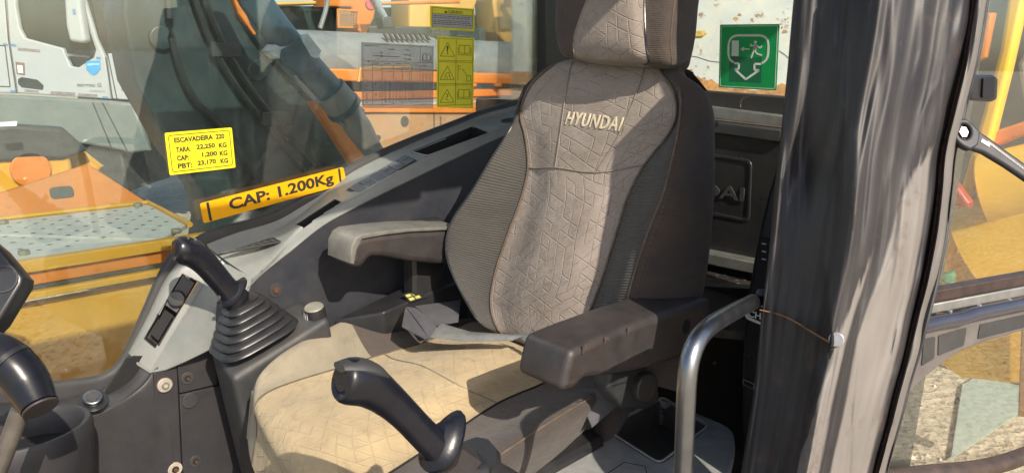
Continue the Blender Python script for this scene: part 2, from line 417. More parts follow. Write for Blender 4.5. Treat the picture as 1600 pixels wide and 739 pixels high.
def cut(o, f, q, margin=.001):
    """open a grid mesh under a recess"""
    b_ = base(o); bm = bmesh.new(); bm.from_mesh(o.data)
    cx = sum(p[0] for p in q)/len(q); cy = sum(p[1] for p in q)/len(q)
    def inside(x, y):
        s = None
        for i in range(len(q)):
            x0, y0 = q[i]; x1, y1 = q[(i+1) % len(q)]; c = (x1-x0)*(y-y0)-(y1-y0)*(x-x0)
            if s is None: s = c > 0
            elif (c > 0) != s: return False
        return True
    kill = [fc for fc in bm.faces if abs((fc.calc_center_median()+b_-f.o).dot(f.n)) < .03 and inside(*f.loc(fc.calc_center_median()+b_))]
    bmesh.ops.delete(bm, geom=kill, context='FACES'); bm.to_mesh(o.data); bm.free()

def cab():
    T = thing('excavator_cab', 'open excavator cab shell with dented dark post, black rear panel and roof', 'excavator cab', (0, .1, 1.2))
    box('cab_floor', (.05, .25, 1.27), (1.30, 2.5, .06), PL_BLACK, T, .01)
    box('roof', (.09, -.44, 3.02), (1.28, 1.12, .10), PL_PANEL, T, .03)
    box('sun_hatch_frame', (-.54, .72, 3.02), (.08, 1.2, .08), PL_PANEL, T, .02)  # unseen open frame; roof is cut short behind it to let sun in
    box('sun_hatch_frame', (.69, .72, 3.02), (.08, 1.2, .08), PL_PANEL, T, .02)
    box('sun_hatch_frame', (.07, 1.29, 3.02), (1.15, .08, .08), PL_PANEL, T, .02)
    # posts
    box('front_post', (-.56, 1.28, 2.1), (.07, .07, 1.75), PL_DARK, T, .02)
    box('front_post', (.70, 1.28, 2.1), (.07, .07, 1.75), PL_DARK, T, .02)
    box('rear_side_shade_panel', (-.565, -.30, 2.15), (.03, .30, 1.7), PL_DARK, T, .01)  # unseen opaque panel, added to shade the near side of the backrest
    box('cab_side_skin', (.76, .45, 1.50), (.03, 1.7, .34), YELLOW, T, .008)
    # rear right corner post beside the right window (black)
    fx = xplane(.66)
    plate('corner_post', [(853, -160), (900, -160), (905, 200), (852, 200)], fx, .06, PL_BLACK, T, .006)
    # ---- rear wall
    fy = yplane(-.90)
    plate('rear_ledge', [(1040, 158), (1228, 182), (1227, 199), (1040, 178)], fy, .05, STEEL, T, .003)
    plate('window_gasket', [(1040, 138), (1232, 152), (1229, 183), (1040, 160)], yplane(-.93), .05, RUBBER, T, .004)
    plate('upper_rear_panel', [(1040, 181), (1222, 202), (1220, 223), (1040, 200)], yplane(-.89), .06, PL_DARK, T, .006)
    RP = plate('rear_panel', [(900, 160), (1300, 215), (1300, 640), (900, 600)], yplane(-.905), .04, PL_BLACK, T, .0)
    f = yplane(-.905)
    o = [f.l(*q) for q in ((995, 222), (1176, 250), (1172, 348), (995, 315))]
    o = rnd(o, .02)
    plate2('embossed_frame', o, f, .006, PL_BLACK, RP, .0025, [rnd([(x*.0+cx_, cy_) for x, cy_, cx_ in [(0, o_[1], o_[0]) for o_ in [f.l(*q) for q in ((1001, 229), (1171, 255), (1167, 342), (1001, 309))]]], .017)], top=.004)
    a0 = f.l(990, 292); a1 = f.l(1163, 315)
    text('embossed_name', 'HYUNDAI', f, a0[0], a0[1], a1[0]-a0[0], .037, PL_DARK, RP, th=.006, rot=math.atan2(a1[1]-a0[1], a1[0]-a0[0]), bold=.02)
    plate('lower_rear_shelf', [(1000, 392), (1190, 430), (1190, 412), (1000, 374)], yplane(-.86), .06, STEEL, T, .004)
    # diamond floor plate behind the seat
    zf = P(1090, 420, y=-.85).z
    FZ = zplane(zf-.005)
    DP = plate('tread_plate', [(1000, 392), (1185, 440), (1180, 520), (980, 500)], FZ, .02, mat('worn_tread_plate', (.045, .04, .038), .45, .4, var=.4, rustamt=.1), T)
    vs_, fs = [], []
    for i in range(-3, 12):
        for j in range(-2, 9):
            c = FZ.l(1085, 425); x = c[0]+.02*j-.02; y = c[1]-.03*i+.015*(j % 2); sgn = 1 if (i+j) % 2 else -1
            b_ = len(vs_)
            for dx, dy, dz in ((-.007, 0, 0), (0, -.002, 0), (.007, 0, 0), (0, .002, 0), (0, 0, .0015)):
                ax, ay = (dx*.7-dy*.7*sgn), (dx*.7*sgn+dy*.7); vs_.append(FZ.w(x+ax, y+ay, dz+.0002))
            fs += [(b_, b_+1, b_+4), (b_+1, b_+2, b_+4), (b_+2, b_+3, b_+4), (b_+3, b_, b_+4)]
    mesh('tread_pattern', vs_, fs, mat('tread_steel', (.13, .13, .13), .35, .5), DP, kind='stuff')
    plate('rear_bulkhead', [(960, 440), (1250, 455), (1250, 900), (940, 900)], yplane(-.72), .04, PL_BLACK, T)
    # switch pillar at the left rear
    f4 = yplane(-.42)
    SP = plate('switch_pillar', [(1224, 246), (1212, 262), (1200, 300), (1188, 350), (1176, 410), (1166, 470), (1160, 540), (1156, 800), (1300, 800), (1300, 240)], f4, .30, PL_BLACK, T, .008)
    plate('switch_plate', [(1187, 370), (1206, 374), (1203, 420), (1184, 415)], f4, .004, VOID, SP, .001, top=.003)
    for k in range(3):
        c = f4.l(1193, 381+k*12, .004); plate2('switch_symbol', [(c[0]-.004, c[1]-.0015), (c[0]+.005, c[1]-.0015), (c[0]+.005, c[1]+.0015), (c[0]-.004, c[1]+.0015)], f4, .0005, S_GRY, SP, top=.0036)
    # white lettered badge low on the pillar
    q = [f4.l(*z) for z in ((1160, 486), (1180, 470), (1205, 478), (1205, 514), (1168, 498))]
    plate2('badge', q, f4, .001, S_WHT, SP, top=.002)
    q = [f4.l(*z) for z in ((1166, 487), (1181, 476), (1205, 483), (1205, 509), (1172, 495))]
    plate2('badge_field', q, f4, .001, VOID, SP, top=.0028)
    a0 = f4.l(1170, 494); a1 = f4.l(1205, 502)
    text('badge_lettering', 'CHES', f4, a0[0], a0[1], a1[0]-a0[0], .014, S_WHT, SP, off=.003, rot=math.atan2(a1[1]-a0[1], a1[0]-a0[0]), bold=.02)
    a0 = f4.l(1161, 600); plate2('small_label', [(a0[0], a0[1]), (a0[0]+.025, a0[1]-.002), (a0[0]+.025, a0[1]+.010), (a0[0], a0[1]+.012)], f4, .001, S_GRY, SP, top=.0015)
    plate2('small_label_field', [(a0[0]+.001, a0[1]+.001), (a0[0]+.024, a0[1]-.001), (a0[0]+.024, a0[1]+.009), (a0[0]+.001, a0[1]+.011)], f4, .001, VOID, SP, top=.002)
    disc('screw', P(982+0, 0+487, x=-.1) if False else P(1117, 567, y=-.41), (0, 1, .1), .004, .003, CHROME, T, seg=10)
    # outer skin below the rear window, left side
    # ---- dented B post
    zz = [(-60, 1246, 1552), (30, 1238, 1538), (100, 1232, 1526), (170, 1225, 1509), (235, 1218, 1494), (300, 1211, 1487), (370, 1205, 1478), (440, 1197, 1464), (500, 1190, 1448), (560, 1184, 1433), (620, 1177, 1416), (690, 1166, 1398), (760, 1155, 1380), (900, 1135, 1345)]
    fr = [0, .05, .16, .30, .42, .52, .64, .76, .88, .925, .95, 1.0]
    dp = [1.055, 1.032, 1.008, .972, .934, .932, .945, .955, .968, .998, .972, .985]
    R = []
    for py, l, r in zz:
        row = [P(l, py, d=1.24), P(l, py, d=1.13)]
        for fq, dd in zip(fr, dp): row.append(P(l+(r-l)*fq, py, d=dd))
        row += [P(r, py, d=1.0), P(r-3, py, d=1.03)]
        R.append(row)
    NU = 14; G = net_pts(R, NU, 20)
    from mathutils import noise as mn
    nrm = (CAMPOS-P(1300, 400, d=1)).normalized()
    RID = [([(1377, -60), (1367, 45), (1342, 162), (1336, 260), (1325, 330)], .0055, .030), ([(1290, -60), (1302, 73), (1318, 162), (1324, 219), (1302, 284), (1288, 400), (1297, 480), (1301, 540), (1280, 620), (1262, 739), (1250, 900)], .0065, .026),
           ([(1446, -60), (1440, 81), (1419, 146), (1399, 243), (1383, 300), (1360, 400)], .0060, .026), ([(1484, -60), (1480, 53), (1464, 130), (1440, 178), (1415, 300), (1395, 400), (1350, 500)], .0045, .024),
           ([(1277, -60), (1273, 150), (1250, 230), (1262, 330)], -.008, .045), ([(1350, 420), (1340, 540), (1330, 640), (1325, 739), (1320, 900)], -.007, .02), ([(1440, 300), (1420, 420), (1400, 560), (1385, 660), (1370, 900)], .006, .02)]
    PYS = [q[0] for q in zz]
    def ridge(i, u_):
        a_ = i/20; k_ = min(int(a_), len(zz)-2); t_ = a_-k_; py = PYS[k_]+(PYS[k_+1]-PYS[k_])*t_
        l_ = zz[k_][1]+(zz[k_+1][1]-zz[k_][1])*t_; r_ = zz[k_][2]+(zz[k_+1][2]-zz[k_][2])*t_; tot = 0
        for pth, am, wd in RID:
            for q0, q1 in zip(pth, pth[1:]):
                if q0[1] <= py < q1[1]:
                    e_ = min(1, (py-pth[0][1])/60+.2, (pth[-1][1]-py)/60); uc = (q0[0]+(q1[0]-q0[0])*(py-q0[1])/(q1[1]-q0[1])-l_)/(r_-l_)
                    tot += am*max(0, e_)*math.exp(-math.sqrt(((u_-uc)/wd)**2+.12)*.9)
        return tot
    for i, row in enumerate(G):
        for j, p in enumerate(row):
            u = j/NU; z = p.z; k_ = max(0, min(int(u-2), 10)); uu = fr[k_]+(fr[k_+1]-fr[k_])*max(0, min(u-2-k_, 1))
            if u < 1.5 or u > 13.2: continue
            d = .0090*mn.noise(V((u*.9, z*4.2, 1.3)))+.0060*mn.noise(V((u*2.1, z*7.5, 7)))+.0010*mn.noise(V((u*4, z*9, 3)))
            # the big dent, the kink line and the torn flange
            d -= .020*math.exp(-((u-4.0)/.95)**2-((z-2.30)/.055)**2)
            d += .010*math.exp(-((u-6.2)/.7)**2-((z-2.26)/.09)**2)
            d -= .010*math.exp(-((u-6.0)/.45)**2-((z-2.085)/.022)**2)
            if u > 9.5: d += .007*mn.noise(V((u*1.5, z*17, 5)))
            row[j] = p+nrm*(d+ridge(i, uu))
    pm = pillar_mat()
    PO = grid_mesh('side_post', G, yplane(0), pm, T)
    ul = PO.data.uv_layers['UVMap']; nc = len(G[0]); pys = [q[0] for q in zz]; LR = [(q[1], q[2]) for q in zz]
    for lp in PO.data.loops:
        i, j = divmod(lp.vertex_index, nc); a_ = i/20; k_ = min(int(a_), len(zz)-2); py = pys[k_]+(pys[k_+1]-pys[k_])*(a_-k_)
        u_ = j/NU-2; k_ = max(0, min(int(u_), 10)); u_ = fr[k_]+(fr[k_+1]-fr[k_])*max(0, min(u_-k_, 1)); ul.data[lp.index].uv = (u_, py/739)
    PO['label'] = 'dented dark metal door post with torn flange'
    tube('torn_seam', [G[i][11*NU]+nrm*.001 for i in range(0, len(G), 3)], .0026, mat('rusty_crack', (.10, .045, .03), .9, var=.5, vscale=80), PO, seg=6, n=1)
    tube('flange_lip', [G[i][13*NU]+nrm*.001 for i in range(0, len(G), 3)], .0024, PL_PANEL, PO, seg=8, n=1)
    ck = [P(a_, b_, d=.957-.02*k/5) for k, (a_, b_) in enumerate(((1190, 484), (1215, 491), (1240, 502), (1262, 515), (1282, 527), (1297, 534)))]
    bt = bvh(PO)
    def onp(px, py, h=.0008):
        h_ = bt.ray_cast(CAMPOS, ray(px, py).normalized()); return (h_[0] if h_[0] else P(px, py, d=.95))+nrm*(h+.0006)
    tube('kink_line', [onp(*q) for q in ((1188, 484), (1202, 487), (1215, 490), (1228, 495), (1240, 501), (1251, 507), (1262, 514), (1272, 520), (1282, 526), (1291, 531), (1300, 536))], [.0008, .001, .0011, .0012, .0012, .0014, .0014, .0014, .0015, .0016, .0018], mat('rust_line', (.20, .10, .055), .8, var=.4, vscale=90), PO, seg=6, n=3)
    tube('kink_line', [onp(*q) for q in ((1296, 560), (1299, 546), (1300, 530), (1301, 520))], [.001, .003, .003, .001], VOID, PO, seg=6, n=3)
    disc('rivet', onp(1307, 530, .000), nrm, .0095, .004, mat('worn_rivet', (.30, .30, .31), .35, .4), PO, bev=.0015)
cab_later = cab
def pillar_mat():
    m = bpy.data.materials.new('worn_sunlit_post_paint'); m.use_nodes = True
    N, L = nodes(m); b = N['Principled BSDF']; oc = coords(N)
    st = N.new('ShaderNodeMapping'); st.inputs['Scale'].default_value = (9, 9, 4.2); st.inputs['Rotation'].default_value = (math.radians(4), math.radians(-6), 0); L.new(oc, st.inputs[0])
    n1 = noise(N, L, st.outputs[0], 1, 4, .5)
    n2 = noise(N, L, oc, 7, 6, .6)
    c = mixc(N, L, ramp(N, L, mth(N, L, 'ADD', mth(N, L, 'MULTIPLY', n1, .5), mth(N, L, 'MULTIPLY', n2, .5)), .40, .62), (.012, .011, .014), (.030, .026, .025))
    # sunlit tone put into the colour: more of it low and towards the outer flange
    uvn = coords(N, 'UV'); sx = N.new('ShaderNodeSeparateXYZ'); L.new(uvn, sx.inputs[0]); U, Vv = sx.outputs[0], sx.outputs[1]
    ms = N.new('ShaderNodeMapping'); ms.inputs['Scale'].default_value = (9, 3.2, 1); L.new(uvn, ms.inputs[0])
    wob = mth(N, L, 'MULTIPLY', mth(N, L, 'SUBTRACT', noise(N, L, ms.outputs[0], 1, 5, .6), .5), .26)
    # painted sunlight: right of a line that runs from the outer top to the inner bottom
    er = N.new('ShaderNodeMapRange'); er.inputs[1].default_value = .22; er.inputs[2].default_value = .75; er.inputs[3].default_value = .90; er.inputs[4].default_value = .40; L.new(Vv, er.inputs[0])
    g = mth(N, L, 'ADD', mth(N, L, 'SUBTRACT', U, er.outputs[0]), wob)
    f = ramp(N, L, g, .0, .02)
    # a dark stripe left standing in the painted sunlit part
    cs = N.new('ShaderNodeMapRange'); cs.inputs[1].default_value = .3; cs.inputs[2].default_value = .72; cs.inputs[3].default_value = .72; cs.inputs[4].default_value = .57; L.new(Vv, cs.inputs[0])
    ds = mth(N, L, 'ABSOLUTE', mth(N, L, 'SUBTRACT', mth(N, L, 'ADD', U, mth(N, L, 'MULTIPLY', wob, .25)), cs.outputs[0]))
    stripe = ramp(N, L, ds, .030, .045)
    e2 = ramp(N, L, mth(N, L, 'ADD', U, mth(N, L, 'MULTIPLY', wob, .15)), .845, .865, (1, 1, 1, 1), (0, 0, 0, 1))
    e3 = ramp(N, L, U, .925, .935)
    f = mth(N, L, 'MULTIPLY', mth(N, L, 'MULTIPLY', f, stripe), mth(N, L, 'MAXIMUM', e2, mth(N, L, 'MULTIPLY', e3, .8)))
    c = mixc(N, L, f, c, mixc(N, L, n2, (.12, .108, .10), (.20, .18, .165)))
    f2 = ramp(N, L, noise(N, L, st.outputs[0], 5, 7, .75), .64, .70)
    c = mixc(N, L, mth(N, L, 'MULTIPLY', f2, .35), c, (.13, .115, .11))
    f3 = ramp(N, L, noise(N, L, oc, 11, 7, .75), .57, .68)
    c = mixc(N, L, mth(N, L, 'MULTIPLY', f3, .6), c, (.075, .045, .03))
    sm = N.new('ShaderNodeMapping'); sm.inputs['Scale'].default_value = (30, 30, 9); sm.inputs['Rotation'].default_value = (.5, .3, .2); L.new(oc, sm.inputs[0])
    f4 = ramp(N, L, noise(N, L, sm.outputs[0], 1, 9, .8), .66, .69)
    c = mixc(N, L, mth(N, L, 'MULTIPLY', f4, .5), c, (.12, .10, .09))
    vl = N.new('ShaderNodeTexVoronoi'); vl.inputs['Scale'].default_value = 1; vl.feature = 'DISTANCE_TO_EDGE'; ml = N.new('ShaderNodeMapping'); ml.inputs['Scale'].default_value = (16, 1.3, 1); ml.inputs['Rotation'].default_value = (0, 0, .08); L.new(uvn, ml.inputs[0]); L.new(ml.outputs[0], vl.inputs[0])
    c = mixc(N, L, ramp(N, L, vl.outputs[0], .0, .03, (.13, .13, .13, 1), (0, 0, 0, 1)), c, (.15, .135, .13))
    L.new(c, b.inputs['Base Color'])
    b.inputs['Metallic'].default_value = .05
    L.new(mth(N, L, 'ADD', mth(N, L, 'MULTIPLY', n2, .30), .40), b.inputs['Roughness'])
    nb = bump(N, L, mth(N, L, 'ADD', n1, mth(N, L, 'MULTIPLY', n2, .8)), .12, .006, b)
    bump(N, L, noise(N, L, oc, 350, 3), .12, .001, b, nb)
    return m

# ================================================================ the setting: ground
def ground():
    me_v = [(-300, -300, 0), (300, -300, 0), (300, 300, 0), (-300, 300, 0)]
    m = mat('gravel', (.50, .43, .32), .9, var=.22, vscale=1.2, bmp=0)
    N, L = nodes(m); b = N['Principled BSDF']
    vo = N.new('ShaderNodeTexVoronoi'); vo.inputs['Scale'].default_value = 16; L.new(coords(N), vo.inputs[0])
    col = b.inputs['Base Color'].links[0].from_socket
    c = mixc(N, L, .45, col, mixc(N, L, vo.outputs['Color'], (.22, .18, .13), (.60, .53, .42)))
    L.new(c, b.inputs['Base Color'])
    bump(N, L, mth(N, L, 'ADD', vo.outputs['Distance'], noise(N, L, coords(N), 40, 5)), .9, .03, b)
    o = mesh('ground', me_v, [(0, 1, 2, 3)], m, None, kind='structure')
    bm = bmesh.new(); rr = random.Random(8)
    for i in range(9000):                                            # loose stones
        x, y = (rr.uniform(-7, 1.5), rr.uniform(-4, 5)) if i % 2 else (rr.uniform(-6, 16), rr.uniform(-16, 12))
        s = rr.uniform(.008, .03); vs_ = []
        for dx, dy, dz in ((1, 0, 0), (0, 1, 0), (-1, 0, 0), (0, -1, 0), (0, 0, .8)):
            vs_.append(bm.verts.new((x+dx*s*rr.uniform(.6, 1.2), y+dy*s*rr.uniform(.6, 1.2), .001+dz*s)))
        for q in range(4): bm.faces.new((vs_[q], vs_[(q+1) % 4], vs_[4]))
    me = bpy.data.meshes.new('gravel_stones'); bm.to_mesh(me); bm.free()
    link('gravel_stones', me, mat('loose_stone', (.46, .40, .31), .9, var=.4, vscale=20, bmp=0), None, smooth=False, kind='stuff')
ground()

# ================================================================ operator's seat
def seat():
    T = thing('operator_seat', 'dusty grey-brown operator seat with dark bolsters and armrests, in the middle of the cab', 'seat', (.07, .1, 1.36))
    a = math.radians(14)
    FB = Frame((0, -.14, 1.83), (-1, 0, 0), (0, math.cos(a), math.sin(a)))
    rows = [  # A far silhouette, B, m1, m2, C, D stitched crest, E near silhouette ; (px, py) with depth offsets
        ([(760, 512), (787, 523), (830, 540), (868, 552), (905, 565), (960, 580), (1062, 600)], (.02, .0, .0, .0, .0, .02, -.05)),
        ([(728, 470), (768, 480), (815, 486), (865, 492), (918, 500), (972, 510), (1077, 520)], (.05, .0, .02, .02, .0, .04, -.06)),
        ([(698, 402), (775, 425), (830, 430), (888, 436), (940, 440), (988, 440), (1094, 440)], (.08, .0, .03, .03, .0, .055, -.07)),
        ([(704, 350), (796, 362), (846, 366), (905, 371), (962, 370), (1012, 365), (1104, 368)], (.085, .0, .032, .032, .0, .055, -.07)),
        ([(738, 298), (815, 311), (862, 311), (925, 314), (982, 306), (1036, 305), (1110, 300)], (.07, .0, .03, .03, .0, .05, -.07)),
        ([(770, 245), (826, 262), (868, 262), (932, 270), (1008, 257), (1050, 252), (1112, 248)], (.05, .0, .022, .022, .0, .04, -.07)),
        ([(797, 203), (822, 214), (875, 215), (962, 222), (1044, 212), (1060, 203), (1112, 203)], (.03, .0, .02, .02, .0, .025, -.07)),
        ([(809, 170), (814, 176), (882, 165), (985, 172), (1058, 178), (1064, 164), (1109, 168)], (.01, .0, .018, .018, .0, .015, -.06)),
        ([(822, 135), (830, 134), (888, 126), (1000, 132), (1052, 142), (1060, 135), (1096, 138)], (.0, .0, .012, .012, .0, .005, -.04)),
        ([(858, 104), (866, 102), (896, 97), (1010, 104), (1032, 109), (1045, 111), (1068, 116)], (.0, .0, .0, .0, .0, .0, -.02))]
    R = []
    for i, (px, of) in enumerate(rows):
        q = [FB.hit(x, y, o) for (x, y), o in zip(px, of)]
        tk = .13 if i < 8 else .10
        A, E_ = q[0], q[-1]
        def off(p, d, ds=0, dt=0): s_, t_ = FB.loc(p); return FB.w(s_+ds, t_+dt, d)
        r = [off(A, -tk, .06), off(A, -.06, .0)]+q+[off(E_, -tk, -.03)]
        R.append(r)
    first = [FB.w(*FB.loc(p), -.11)+V((0, 0, -.03)) for p in R[0]]
    s9 = R[-1]
    top1 = [FB.w(FB.loc(p)[0], FB.loc(p)[1]+.012, -.04) for p in s9]
    top2 = [FB.w(FB.loc(p)[0], FB.loc(p)[1]-.01, -.12) for p in s9]
    R = [first]+R+[top1, top2]
    nu, nv = 8, 8
    G = net_pts(R, nu, nv)
    # seams sunk: columns B (index 3) and C (index 6), row 6
    for i, row in enumerate(G):
        for j, p in enumerate(row):
            pass
    cB, cC, cD = 3*nu, 6*nu, 7*nu
    # fabric ripples
    rr = random.Random(3)
    centre = grid_mesh('backrest_panel', G, FB, F_LIGHT, T, cB, cC, 0, None)
    grid_mesh('far_bolster', G, FB, F_RIB, T, 0, cB)
    grid_mesh('near_bolster', G, FB, F_RIB, T, cC, cD)
    grid_mesh('near_side_panel', G, FB, F_DARK, T, cD, None)
    # back shell
    bs = [V(G[i][0]) for i in range(0, len(G), 8)]; be = [V(G[i][-1]) for i in range(0, len(G), 8)]
    vs_, fs = [], []
    for p, q in zip(bs, be):
        for k in range(7):
            t = k/6; z = p*(1-t)+q*t; vs_.append(z-FB.n*.03*math.sin(math.pi*t))
    for i in range(len(bs)-1):
        for k in range(6): fs.append((i*7+k, i*7+k+1, i*7+k+8, i*7+k+7))
    mesh('back_shell', vs_, fs, PL_BLACK, T)
    # seams
    def up(L_, h=.0012): return [FB.w(*FB.loc(p), (V(p)-FB.o).dot(FB.n)+h) for p in L_]
    col = lambda c, a_, b_: [G[i][c] for i in range(a_, b_+1, 2)]
    rw = lambda r_, a_, b_: [G[r_][j] for j in range(a_, b_+1, 2)]
    r5 = 6*nv; rt = 10*nv
    tube('seam', up(col(4*nu, r5, rt)), .0014, SEAM, T, seg=6, n=1)
    tube('seam', up(col(5*nu, r5, rt)), .0014, SEAM, T, seg=6, n=1)
    tube('seam', up(rw(r5, cB, cC)), .0018, SEAM, T, seg=6, n=1)
    tube('seam', up(col(cB, 2, rt), .002), .0028, SEAMD, T, seg=6, n=1)
    tube('seam', up(col(cC, 2, rt), .002), .0022, SEAMD, T, seg=6, n=1)
    tube('stitched_seam', up(col(cD, 6, rt-8), .001), .0022, SEAMD, T, seg=6, n=1)
    tube('piping', [V(G[i][2*nu]) for i in range(8, rt, 2)], .0026, PL_BLACK, T, seg=6, n=1)
    # double row of stitches beside the crest
    st = []
    for i in range(10, rt-10):
        p = V(G[i][cD+1]); q = V(G[i+1][cD+1]); st.append((p, p.lerp(q, .55)))
    vs_, fs = [], []
    for p, q in st:
        b_ = len(vs_); n = FB.n*.0016; s_ = FB.ex*.0013
        for z in (p, q):
            for dd in (-s_, s_, s_+n*2, -s_+n*2): vs_.append(z+dd)
        fs += [(b_, b_+1, b_+2, b_+3), (b_+4, b_+5, b_+6, b_+7)]+[(b_+k, b_+(k+1) % 4, b_+4+(k+1) % 4, b_+4+k) for k in range(4)]
    mesh('stitching', vs_, fs, mat('rust_brown_stitch', (.085, .06, .045), .9), T, smooth=False)
    # embroidered name
    bt = bvh(centre)
    p0 = FB.l(879, 192, .03); p1 = FB.l(966, 203, .03)
    wd = p1[0]-p0[0]
    text('embroidered_name', 'HYUNDAI', FB, p0[0], p0[1]-.002, wd, .0285, THREAD, T, th=.0022, rot=math.atan2(p1[1]-p0[1], wd), bold=.012, sp=1.18, drape=bt, shear=.12)
    # embossed hexagon on the panel
    hx = [(915, 160), (945, 152), (968, 178), (985, 208), (930, 232), (905, 205)]
    # ---- headrest
    FH = Frame(FB.w(0, .64, .0), (-1, 0, 0), (0, math.cos(a*.6), math.sin(a*.6)))
    hr = [
        ([(894, 92), (905, 94), (940, 98), (985, 100), (1008, 102), (1040, 106), (1062, 105)], (.03, .035, .04, .04, .035, .02, -.02)),
        ([(878, 84), (898, 86), (940, 90), (985, 93), (1014, 97), (1050, 101), (1076, 92)], (.05, .062, .07, .07, .06, .04, -.03)),
        ([(869, 55), (897, 62), (940, 66), (985, 68), (1010, 68), (1048, 66), (1085, 60)], (.055, .07, .085, .085, .07, .05, -.05)),
        ([(868, 20), (908, 25), (945, 28), (985, 28), (1008, 25), (1052, 22), (1089, 18)], (.055, .07, .085, .085, .07, .05, -.05)),
        ([(871, -15), (922, -12), (950, -10), (985, -10), (1008, -12), (1056, -14), (1092, -18)], (.05, .065, .08, .08, .065, .045, -.05)),
        ([(880, -60), (928, -58), (952, -57), (985, -57), (1008, -58), (1050, -60), (1086, -66)], (.03, .05, .06, .06, .05, .03, -.05)),
        ([(900, -84), (930, -86), (952, -87), (985, -87), (1005, -88), (1035, -90), (1062, -92)], (.0, .01, .015, .015, .01, .0, -.05))]
    R = []
    for px, of in hr:
        q = [FH.hit(x, y, o) for (x, y), o in zip(px, of)]
        def off(p, d, ds=0): s_, t_ = FH.loc(p); return FH.w(s_+ds, t_, d)
        R.append([off(q[0], -.07, .05), off(q[0], -.04)]+q+[off(q[-1], -.085, -.03)])
    R = [[FH.w(FH.loc(p)[0], FH.loc(p)[1]-.002, -.07) for p in R[0]]]+R+[[FH.w(FH.loc(p)[0], FH.loc(p)[1]-.01, -.08) for p in R[-1]]]
    G2 = net_pts(R, 7, 7)
    H = grid_mesh('headrest', G2, FH, F_LIGHT, T, 3*7, 6*7)
    grid_mesh('headrest_wing', G2, FH, F_DARK, H, 0, 3*7); grid_mesh('headrest_wing', G2, FH, F_DARK, H, 6*7, None)
    uph = lambda L_: [FH.w(*FH.loc(p), (V(p)-FH.o).dot(FH.n)+.001) for p in L_]
    tube('headrest_seam', uph([G2[i][21] for i in range(7, 50, 2)]), .0018, SEAM, H, seg=6, n=1)
    tube('headrest_seam', uph([G2[i][42] for i in range(7, 50, 2)]), .0018, PL_BLACK, H, seg=6, n=1)
    tube('headrest_seam', uph([G2[i][49] for i in range(12, 44, 2)]), .0016, SEAMD, H, seg=6, n=1)
    vs_ = [G2[i][0] for i in range(0, len(G2), 7)]+[G2[i][-1] for i in range(0, len(G2), 7)]; k = len(vs_)//2
    mesh('headrest_back', vs_, [(i, i+1, k+i+1, k+i) for i in range(k-1)], PL_BLACK, H)
    for s in (-.05, .05):
        x0 = FB.loc(FB.hit(955, 100))[0]+s
        tube('headrest_post', [FB.w(x0, .56, -.05), FB.w(x0, .70, -.03)], .007, CHROME, T, seg=10, n=1)
    # ---- cushion
    FC = Frame((0, .1, 1.805), (-1, 0, 0), (0, -.06, 1))
    FC.ex = V((-1, 0, 0)); FC.ey = FC.n.cross(FC.ex)
    cr = [
        ([(690, 470), (745, 503), (800, 528), (860, 556), (905, 578), (962, 606), (990, 640)], (.0, .0, .02, .02, .0, .02, -.09)),
        ([(636, 487), (672, 532), (730, 548), (785, 575), (838, 604), (912, 628), (925, 668)], (.02, .0, .034, .034, .0, .026, -.08)),
        ([(560, 494), (600, 553), (660, 572), (720, 604), (778, 630), (852, 664), (870, 712)], (.034, .0, .034, .034, .0, .03, -.08)),
        ([(500, 519), (527, 576), (585, 604), (645, 642), (708, 676), (778, 713), (800, 765)], (.036, .0, .03, .03, .0, .03, -.08)),
        ([(445, 549), (464, 595), (512, 632), (566, 678), (636, 722), (704, 762), (725, 815)], (.030, .0, .026, .026, .0, .028, -.08)),
        ([(410, 580), (417, 614), (452, 660), (503, 716), (572, 765), (640, 802), (662, 855)], (.016, .0, .018, .018, .0, .02, -.08)),
        ([(397, 606), (398, 636), (425, 690), (470, 750), (540, 803), (610, 838), (632, 880)], (-.01, -.01, -.01, -.01, -.01, -.01, -.09)),
        ([(394, 632), (402, 670), (434, 735), (480, 795), (550, 845), (620, 875), (640, 905)], (-.05, -.05, -.055, -.055, -.05, -.05, -.1))]
    R = []
    for px, of in cr:
        q = [FC.hit(x, y, o) for (x, y), o in zip(px, of)]
        s_, t_ = FC.loc(q[0])
        R.append([FC.w(s_+.01, t_, -.09), FC.w(s_-.004, t_, -.03)]+q)
    R.append([FC.w(FC.loc(p)[0], FC.loc(p)[1]+(-.01), -.12) for p in R[-1]])
    R = [[FC.w(FC.loc(p)[0], FC.loc(p)[1]-.02, -.1) for p in R[0]]]+R
    G3 = net_pts(R, 8, 8)
    rr = random.Random(5)
    Cc = grid_mesh('cushion_pad', G3, FC, F_PAD, T, 3*8, 6*8)
    # far bolster: light cloth in front, dark cloth at the back
    k = 3*8+2
    grid_mesh('cushion_edge', G3, FC, F_SIDE, T, 0, 3*8, k, None)
    grid_mesh('cushion_rear_corner', G3, FC, F_DARK, T, 0, 3*8, 0, k)
    grid_mesh('near_cushion_bolster', G3, FC, F_DARK, T, 6*8, None)
    upc = lambda L_: [V(p)+FC.n*.001 for p in L_]
    tube('cushion_seam', upc([G3[i][24] for i in range(6, len(G3), 2)]), .0018, SEAMD, T, seg=6, n=1)
    tube('cushion_seam', upc([G3[i][48] for i in range(6, len(G3), 2)]), .002, PL_BLACK, T, seg=6, n=1)
    tube('cushion_seam', upc([G3[i][56] for i in range(10, len(G3), 2)]), .002, SEAMD, T, seg=6, n=1)
    tube('cushion_seam', upc([G3[24][j] for j in range(24, 49, 2)]), .0012, SEAM, T, seg=6, n=1)
    # ---- seat base and rails
    box('seat_base', (.08, .1, 1.66), (.40, .46, .12), PL_BLACK, T, .02)
    box('suspension', (.08, .1, 1.47), (.34, .40, .26), PL_NAVY, T, .02)
